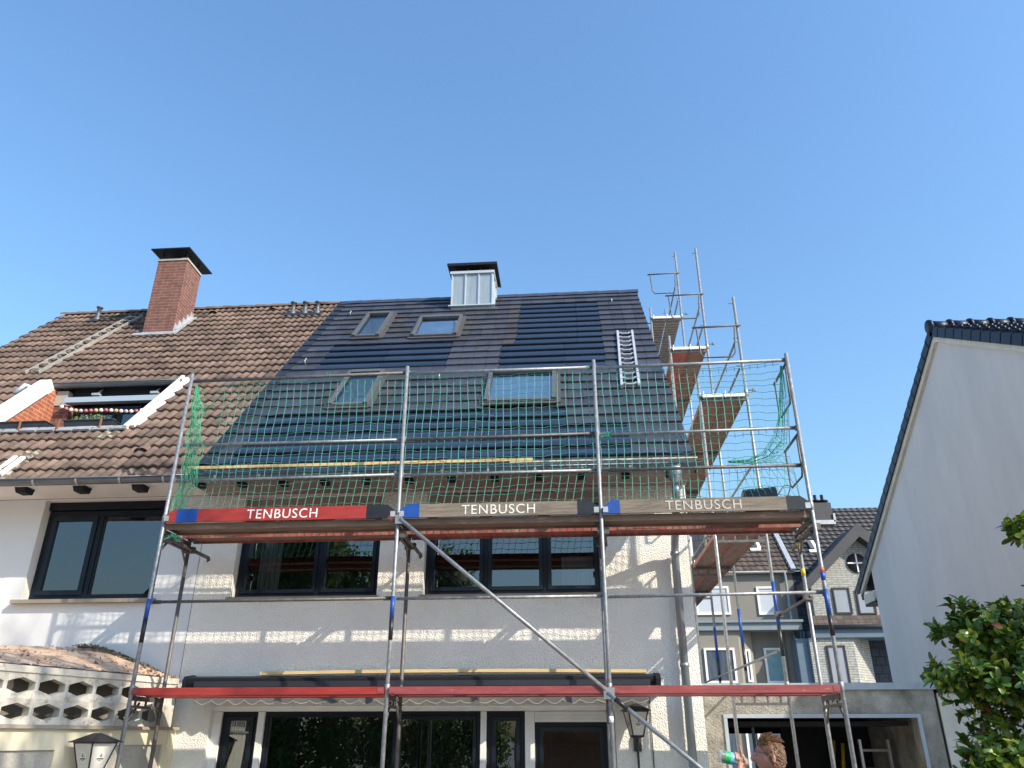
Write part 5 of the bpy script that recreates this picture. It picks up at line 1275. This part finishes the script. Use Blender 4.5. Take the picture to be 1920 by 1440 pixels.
for c, r, n in blobs:
    n = int(n*2.5); c = V(c); hub = V((8.6, 4.85, min(c.z-.2, 2.2))); mid = (c+hub)/2+V((0, 0, .05))
    if r[0] < .4:
        wood.tube([hub, mid+V((.1, 0, -.05)), c], [.022, .014, .006], 6)
    for i in range(n):
        d = V((rr.gauss(0, 1), rr.gauss(0, 1), rr.gauss(.15, 1))).normalized(); q = rr.random()**.45 if r[0] > .4 else rr.random()**.6
        p = c+V((d.x*r[0]*q, d.y*r[1]*q, d.z*r[2]*q)); out = (V((d.x/r[0], d.y/r[1], d.z/r[2])).normalized()+V((0, 0, .55))).normalized()
        rosette(p, out, rr.randint(9, 13), .05+.10*max(0, d.z))  # more yellow-green leaves towards the top, sunlight put into leaf colour
        if rr.random() < .5: wood.tube([c+(p-c)*.35, p-out*.03], [.008, .004], 4)
fol.build('crown', ['leaf', 'leaf_y', 'leaf_r'], tr, recalc=False)
wood.tube([(8.75, 4.95, 0), (8.70, 4.9, .7), (8.62, 4.86, 1.4), (8.58, 4.82, 2.2), (8.8, 4.9, 2.9)], [.075, .062, .05, .035, .015], 8)
for e in ((7.9, 4.5, 1.7), (8.0, 4.6, 2.2), (9.2, 5.1, 1.9), (8.2, 4.4, 1.3), (8.9, 5.2, 2.5)): wood.tube([(8.64, 4.87, 1.2), (V((8.64, 4.87, 1.3))+V(e))/2, e], [.035, .022, .01], 6)
wood.build('trunk', 'bark', tr)

# ================================================================== garden behind the viewer (seen in the window panes, and shading the wall)
def bush(name, label, cat, blobs, n, sz, seed, trunk=None, mat='foliage'):
    rr = random.Random(seed); t = thing(name, label, cat, (blobs[0][0][0], blobs[0][0][1], 0)); b = B()
    tot = sum(r[0]*r[1]*r[2] for c, r in blobs)**1
    for c, r in blobs:
        if trunk: b.tone = .35; b.ball(c, .7, 10, (r[0], r[1], r[2]*.9))  # dark solid core added inside the crown to stop light passing through
        k = int(n*(r[0]*r[1]*r[2])/tot)
        for i in range(k):
            d = V((rr.gauss(0, 1), rr.gauss(0, 1), rr.gauss(0, 1))).normalized(); q = rr.random()**.33; ph = .8+.35*noise.noise(d*2.3+V(c))
            p = V(c)+V((d.x*r[0], d.y*r[1], d.z*r[2]))*q*ph; e = V((rr.gauss(0, 1), rr.gauss(0, 1), rr.gauss(0, 1))).normalized(); f = e.cross(d).normalized()*sz*rr.uniform(.3, .6); e = e*sz*rr.uniform(.6, 1.2)
            b.tone = rr.uniform(.5, 1.5); b.quad(p-e, p-f, p+e, p+f)
    b.build('crown' if trunk else 'foliage', mat, t, recalc=False)
    if trunk:
        b = B(); b.tube([trunk, V(trunk)+V((.1, 0, blobs[0][0][2]*.6)), blobs[0][0]], [.16, .12, .06], 8); b.build('trunk', 'bark', t)
    return t
bush('garden_hedge', 'tall green hedge at the back of the garden', 'hedge', [((x, -8.2+.3*sin(x), 1.5), (1.4, .8, 2.3)) for x in (-9, -7.2, -5.4, -3.6, -1.8, 0, 1.8)], 42000, .085, 3)
bush('garden_tree', 'dense green tree behind the hedge', 'tree', [((-5.8, -10, 7.0), (3.2, 2.2, 4.6)), ((-3.6, -10.5, 5.0), (2.0, 2, 3.2))], 26000, .13, 5, (-4.6, -10, 0))
bush('garden_tree', 'smaller tree with an airy crown behind the hedge', 'tree', [((.2, -9.6, 6.4), (1.7, 1.6, 3.2))], 4200, .12, 6, (.2, -9.6, 0))
fe = thing('wooden_fence', 'orange-brown wooden fence at the back of the garden', 'fence', (5.5, -7, 0))
for k in range(24):
    b = B(); b.box(3.1+k*.22, 3.3195+k*.22, -7.02, -6.98, .05, 2.0); b.build('board', 'wood_fence', fe)
b = B(); b.box(3.0, 8.6, -6.97, -6.92, 1.6, 1.7); b.box(3.0, 8.6, -6.97, -6.92, .4, .5); b.build('rail', 'wood_fence', fe)
hb_ = thing('rear_house', 'dark-roofed house beyond the garden behind the viewer', 'house', (-12, -16, 0)); XZm = lambda u, v, w: (u, w, v)
b = B(); b.prism([(-16.6, 0), (-7.4, 0), (-7.4, 7.0), (-12, 12.6), (-16.6, 7.0)], XZm, -22, -16); b.build('wall', 'concrete', hb_)
b = B(); b.prism([(-17.2, 6.4), (-12, 12.75), (-12, 13.0), (-17.4, 6.5)], XZm, -22.3, -15.6); b.prism([(-6.8, 6.4), (-6.6, 6.5), (-12, 13.0), (-12, 12.75)], XZm, -22.3, -15.6); b.build('roof', 'under', hb_)
for x_ in (-14.5, -12.6, -10.6): b = B(); b.box(x_, x_+1.1, -15.99, -15.95, 7.2, 8.6); b.build('window', 'frame', hb_)
# slender bare tree whose branches throw their shadow on the left house
bt = thing('bare_tree', 'slender bare tree standing out of view to the right', 'tree', (11.5, 1.8, 0)); rr = random.Random(2); b = B()
def grow(p, d, L_, r, lvl):
    pts = [p]; rs = [r]; n = 4
    for i in range(n): d = (d+V((rr.gauss(0, .10), rr.gauss(0, .10), rr.gauss(.03, .05)))).normalized(); p = p+d*L_/n; pts.append(p); rs.append(r*(1-.55*(i+1)/n))
    b.tube(pts, rs, 6)
    if lvl == 0: return
    for k in range(4 if lvl > 1 else 3):
        i = rr.randint(1, n); e = (d+V((rr.gauss(0, .55), rr.gauss(0, .55), rr.gauss(.1, .3)))).normalized(); grow(pts[i], e, L_*rr.uniform(.5, .75), rs[i]*.75, lvl-1)
b.tube([(11.6, 1.75, 0), (11.4, 1.8, 5), (11.3, 1.8, 10)], [.22, .16, .11], 8)
for k in range(7): grow(V((11.3, 1.8, 9.0+k*.35)), V((rr.uniform(-.55, .75), rr.uniform(-.5, .5), 1)).normalized(), rr.uniform(2.2, 3.0), .085, 3)
b.build('trunk', 'bark', bt, recalc=False)
# ================================================================== man drinking from a bottle
PY = 6.0
def Q(px, py, y=PY): return bp(px, py, 1, y)
hc = Q(1444, 1425); hc = V((hc.x, PY, 1.633))           # head centre
per = thing('person', 'man with reddish-brown hair and glasses drinking from a plastic bottle beside the scaffold', 'person', (hc.x+.08, PY, 0))
tilt = radians(5)                                      # head thrown back, face towards -x
def HR(v): x, y_, z = v; return hc+V((x*cos(tilt)+z*sin(tilt), y_, -x*sin(tilt)+z*cos(tilt)))
# skeleton (grown with a skin modifier)
sh = V((hc.x+.11, PY, 1.40))
nodes = {'pelvis': ((hc.x+.10, PY, .93), (.15, .11)), 'waist': ((hc.x+.11, PY, 1.08), (.14, .10)), 'chest': ((hc.x+.12, PY, 1.27), (.17, .12)), 'neck0': ((hc.x+.08, PY, 1.43), (.075, .07)), 'neck1': ((hc.x+.045, PY, 1.53), (.058, .055)),
 'shL': ((hc.x+.09, PY-.19, 1.385), (.062, .062)), 'elL': ((Q(1384, 1490).x, PY-.21, 1.29), (.043, .043)), 'wrL': ((Q(1379, 1436).x, PY-.115, 1.535), (.027, .024)), 'paL': ((Q(1384, 1424).x, PY-.075, 1.588), (.030, .020)),
 'shR': ((hc.x+.12, PY+.19, 1.385), (.062, .062)), 'elR': ((hc.x+.16, PY+.25, 1.10), (.043, .043)), 'wrR': ((hc.x+.06, PY+.25, .88), (.028, .026)), 'paR': ((hc.x+.04, PY+.25, .80), (.032, .022)), 'fR': ((hc.x+.03, PY+.25, .72), (.02, .014)),
 'hpL': ((hc.x+.10, PY-.10, .88), (.095, .095)), 'knL': ((hc.x+.06, PY-.11, .48), (.062, .062)), 'anL': ((hc.x+.10, PY-.12, .09), (.042, .042)), 'toL': ((hc.x-.07, PY-.12, .04), (.035, .03)),
 'hpR': ((hc.x+.10, PY+.10, .88), (.095, .095)), 'knR': ((hc.x+.09, PY+.12, .48), (.062, .062)), 'anR': ((hc.x+.14, PY+.13, .09), (.042, .042)), 'toR': ((hc.x-.03, PY+.13, .04), (.035, .03))}
E_ = [('pelvis', 'waist'), ('waist', 'chest'), ('chest', 'neck0'), ('neck0', 'neck1'), ('chest', 'shL'), ('shL', 'elL'), ('elL', 'wrL'), ('wrL', 'paL'), ('chest', 'shR'), ('shR', 'elR'), ('elR', 'wrR'), ('wrR', 'paR'), ('paR', 'fR'),
      ('pelvis', 'hpL'), ('hpL', 'knL'), ('knL', 'anL'), ('anL', 'toL'), ('pelvis', 'hpR'), ('hpR', 'knR'), ('knR', 'anR'), ('anR', 'toR')]
names = list(nodes); me = bpy.data.meshes.new('body'); me.from_pydata([nodes[k][0] for k in names], [(names.index(a), names.index(c)) for a, c in E_], [])
bo_ = bpy.data.objects.new('body', me); COL.objects.link(bo_)
md = bo_.modifiers.new('s', 'SKIN'); md.use_smooth_shade = True
for i, k in enumerate(names):
    me.skin_vertices[0].data[i].radius = nodes[k][1]
me.skin_vertices[0].data[0].use_root = True
m2 = bo_.modifiers.new('d', 'SUBSURF'); m2.levels = 2; m2.render_levels = 2
bpy.context.view_layer.update(); dg = bpy.context.evaluated_depsgraph_get()
bm_ = bpy.data.meshes.new_from_object(bo_.evaluated_get(dg)); bpy.data.objects.remove(bo_)
hb = B(); hb.v = [tuple(v.co) for v in bm_.vertices]
for p in bm_.polygons: hb.face(p.vertices)
# head: radial surface with brow, sockets, nose, lips, chin
NT, NF = 44, 56; base = len(hb.v)
def gs_(x, s): return math.exp(-x*x/(2*s*s))
for i in range(NT+1):
    a = pi*i/NT; zc = cos(a)
    for j in range(NF):
        f = 2*pi*j/NF; dx = -cos(f)*sin(a); dy = sin(f)*sin(a)
        rx = .094 if dx > 0 else .090; r = 1/sqrt((dx/rx)**2+(dy/.074)**2+(zc/.112)**2)
        fr = max(0, -dx); ang = atan2(dy, -dx) if (dx or dy) else 0; z = zc*r
        if fr > .1:
            g = gs_(ang, .17)
            r += .040*g*gs_(z+.022, .013)+.018*g*gs_(z-.002, .015)          # nose
            r += .006*gs_(z-.030, .012)*gs_(ang, .55)                      # brow
            r -= .010*gs_(z-.010, .012)*(gs_(ang-.42, .16)+gs_(ang+.42, .16))  # sockets
            r += .008*gs_(ang, .30)*(gs_(z+.046, .006)+gs_(z+.060, .006))  # lips
            r += .012*gs_(ang, .40)*gs_(z+.088, .014)                      # chin
            r += .004*gs_(z+.02, .02)*(gs_(ang-.8, .25)+gs_(ang+.8, .25))
        if zc < -.25: r *= 1-.05*(-.25-zc)
        hb.v.append(tuple(HR((dx*r, dy*r, zc*r))))
for i in range(NT):
    for j in range(NF): q = (j+1) % NF; hb.face([base+i*NF+j, base+(i+1)*NF+j, base+(i+1)*NF+q, base+i*NF+q])
for sg in (-1, 1):                                   # ears
    hb.ball(HR((.012, sg*.077, -.012)), .017, 10, (.85, .42, 1.75)); hb.ball(HR((.010, sg*.080, -.034)), .009, 8)
# fingers of the left hand round the bottle, thumb at the side, forefinger lifted
P = V(nodes['paL'][0]); BA = Q(1345, 1416, PY-.085); BZ = Q(1409, 1431, PY-.04); ax = (BZ-BA).normalized()
up_ = V((0, 0, 1)); cam_ = V((0, -1, 0)); hb.tube([P+V((-.034, 0, .012)), P+V((0, 0, -.004)), P+V((.036, 0, .004))], [.013, .018, .013], 10)
for k, o_ in enumerate((-.030, -.010, .011, .031)):
    r = (.0086, .009, .0088, .0075)[k]; s0 = P+V((o_, -.002, .014))
    ctr = BA+ax*((s0-BA).dot(ax)); R_ = .044
    if k == 2: pts = [s0, s0+V((.002, -.004, .034)), s0+V((-.001, -.004, .064)), s0+V((-.004, -.002, .088))]
    else: pts = [ctr+cam_*R_*cos(a_)+up_*R_*sin(a_) for a_ in (radians(-25), radians(10), radians(45), radians(80))]; pts = [P+V((o_, -.004, .0))]+pts[1:]
    hb.tube(pts, [r*1.05, r, r*.95, r*.8], 8); hb.ball(pts[-1], r*.85, 8)
pts = [P+V((.034, .010, -.004)), P+V((.046, .034, .004)), P+V((.040, .056, .024))]; hb.tube(pts, [.012, .010, .008], 8); hb.ball(pts[-1], .008, 8)
# the right hand
for k in range(4): q = V(nodes['fR'][0])+V((-.02+.014*k, 0, .01)); hb.tube([q, q+V((-.006, 0, -.04)), q+V((-.018, 0, -.068))], [.009, .008, .006], 6)
q = V(nodes['paR'][0]); hb.tube([q+V((-.02, 0, .0)), q+V((-.045, 0, -.03)), q+V((-.048, 0, -.055))], [.011, .009, .007], 6)
tmp = hb.build('tmp', 'skin', None); rm = tmp.modifiers.new('r', 'REMESH'); rm.mode = 'VOXEL'; rm.voxel_size = .0052; rm.use_smooth_shade = True
sm = tmp.modifiers.new('sm', 'SMOOTH'); sm.iterations = 1; sm.factor = .4
bpy.context.view_layer.update(); bm_ = bpy.data.meshes.new_from_object(tmp.evaluated_get(bpy.context.evaluated_depsgraph_get())); bpy.data.objects.remove(tmp)
bm_.materials.clear()
for m in ('skin', 'shirt', 'trousers'): bm_.materials.append(mt[m])
elx = V(nodes['elL'][0]); wl = V(nodes['wrL'][0]); elr = V(nodes['elR'][0])
for p in bm_.polygons:
    c = p.center; mi = 0
    if c.z < .95 and abs(c.y-PY) < .22: mi = 2
    elif c.z < 1.445 and not ((c-wl).length < .23 and c.x < hc.x-.02) and not (c.y > PY+.17 and c.z < 1.18) and (c-elx).length > .05: mi = 1
    if c.z > 1.445: mi = 0
    p.material_index = mi; p.use_smooth = True
link('body', bm_, per)
hr = random.Random(8); b = B(); b.smooth = True
b.tone = .7
for i in range(0, 15):                                  # scalp cap under the strands
    a0, a1 = pi*.58*i/15, pi*.58*(i+1)/15
    for j in range(28):
        f0, f1 = 2*pi*j/28, 2*pi*(j+1)/28
        def SP(a, f, k=1.03):
            a = a*min(1.1, ((.95+.95*(1-cos(f))) if cos(f) > 0 else 2.05)/(pi*.58))
            return HR((-cos(f)*sin(a)*.094*k, sin(f)*sin(a)*.076*k, cos(a)*.114*k))
        b.quad(SP(a0, f0), SP(a1, f0), SP(a1, f1), SP(a0, f1))
for i in range(2400):
    f = hr.uniform(0, 2*pi); amax = (.95+.95*(1-cos(f))) if cos(f) > 0 else 2.05; a = math.acos(1-hr.random()*1.47); a *= 1 if hr.random() < .75 else .7
    if a > amax: continue
    d = V((-cos(f)*sin(a), sin(f)*sin(a), cos(a))); p = V((d.x*.094, d.y*.076, d.z*.114))
    L_ = hr.uniform(.018, .045)*(1.15 if a < .8 else .55); back = V((.8, hr.gauss(0, .16), .10 if a < .7 else -.75)); st = p*1.0; pts = [HR(st)]
    v = (d*.35+back*.7+V((hr.gauss(0, .1), hr.gauss(0, .1), hr.gauss(0, .1)))).normalized()
    if cos(f) > .3 and a < 1: v = (d*.7+V((.35, hr.gauss(0, .15), .25))).normalized()
    for k in range(3): st = st+v*L_/3; v = (v+back*.35-d*.12).normalized(); pts.append(HR(st))
    b.tone = hr.uniform(.5, 1.5); b.tube(pts, [.0035, .0032, .0024, .0010], 4, caps=False)
b.build('hair', 'hair', per, recalc=False)
b = B()
for sg in (-1, 1):
    n = 14; b.tube([HR((-.093+.012*abs(sin(2*pi*k/n))*0-.004, sg*(.034+.022*cos(2*pi*k/n)), .012+.017*sin(2*pi*k/n))) for k in range(n+1)], .0016, 5)
    b.tube([HR((-.092, sg*.056, .018)), HR((-.06, sg*.073, .016)), HR((.005, sg*.080, .008)), HR((.018, sg*.080, -.012))], .0018, 5)
b.tube([HR((-.099, -.012, .014)), HR((-.101, .012, .014))], .0016, 5); b.build('glasses', 'specs', per)
# the bottle
bt_ = thing('water_bottle', 'clear plastic bottle with a green and pale blue label held to the mouth', 'bottle', tuple(BA))
L0 = (BZ-BA).length; z_ = ax; x_ = z_.cross(V((0, 1, 0))).normalized(); y__ = z_.cross(x_)
def lat(prof, n=20):
    b = B(); b.smooth = True; k = len(prof)
    for r, h in prof:
        for j in range(n): t = 2*pi*j/n; b.v.append(tuple(BA+z_*h*L0+x_*r*cos(t)+y__*r*sin(t)))
    for i in range(k-1):
        for j in range(n): q = (j+1) % n; b.face([i*n+j, i*n+q, (i+1)*n+q, (i+1)*n+j])
    return b
b = lat([(.0, .03), (.022, .0), (.034, .01), (.039, .05), (.039, .12), (.037, .15), (.039, .18), (.039, .56), (.036, .62), (.039, .66), (.036, .74), (.026, .84), (.015, .91), (.012, .94), (.012, 1.0)]); b.build('bottle_body', 'pet', bt_, recalc=False)
b = lat([(.0398, .18), (.0398, .34)]); b.build('label', 'green_label', bt_, recalc=False); b = lat([(.0398, .3401), (.0398, .55)]); b.build('label', 'blue_label', bt_, recalc=False)
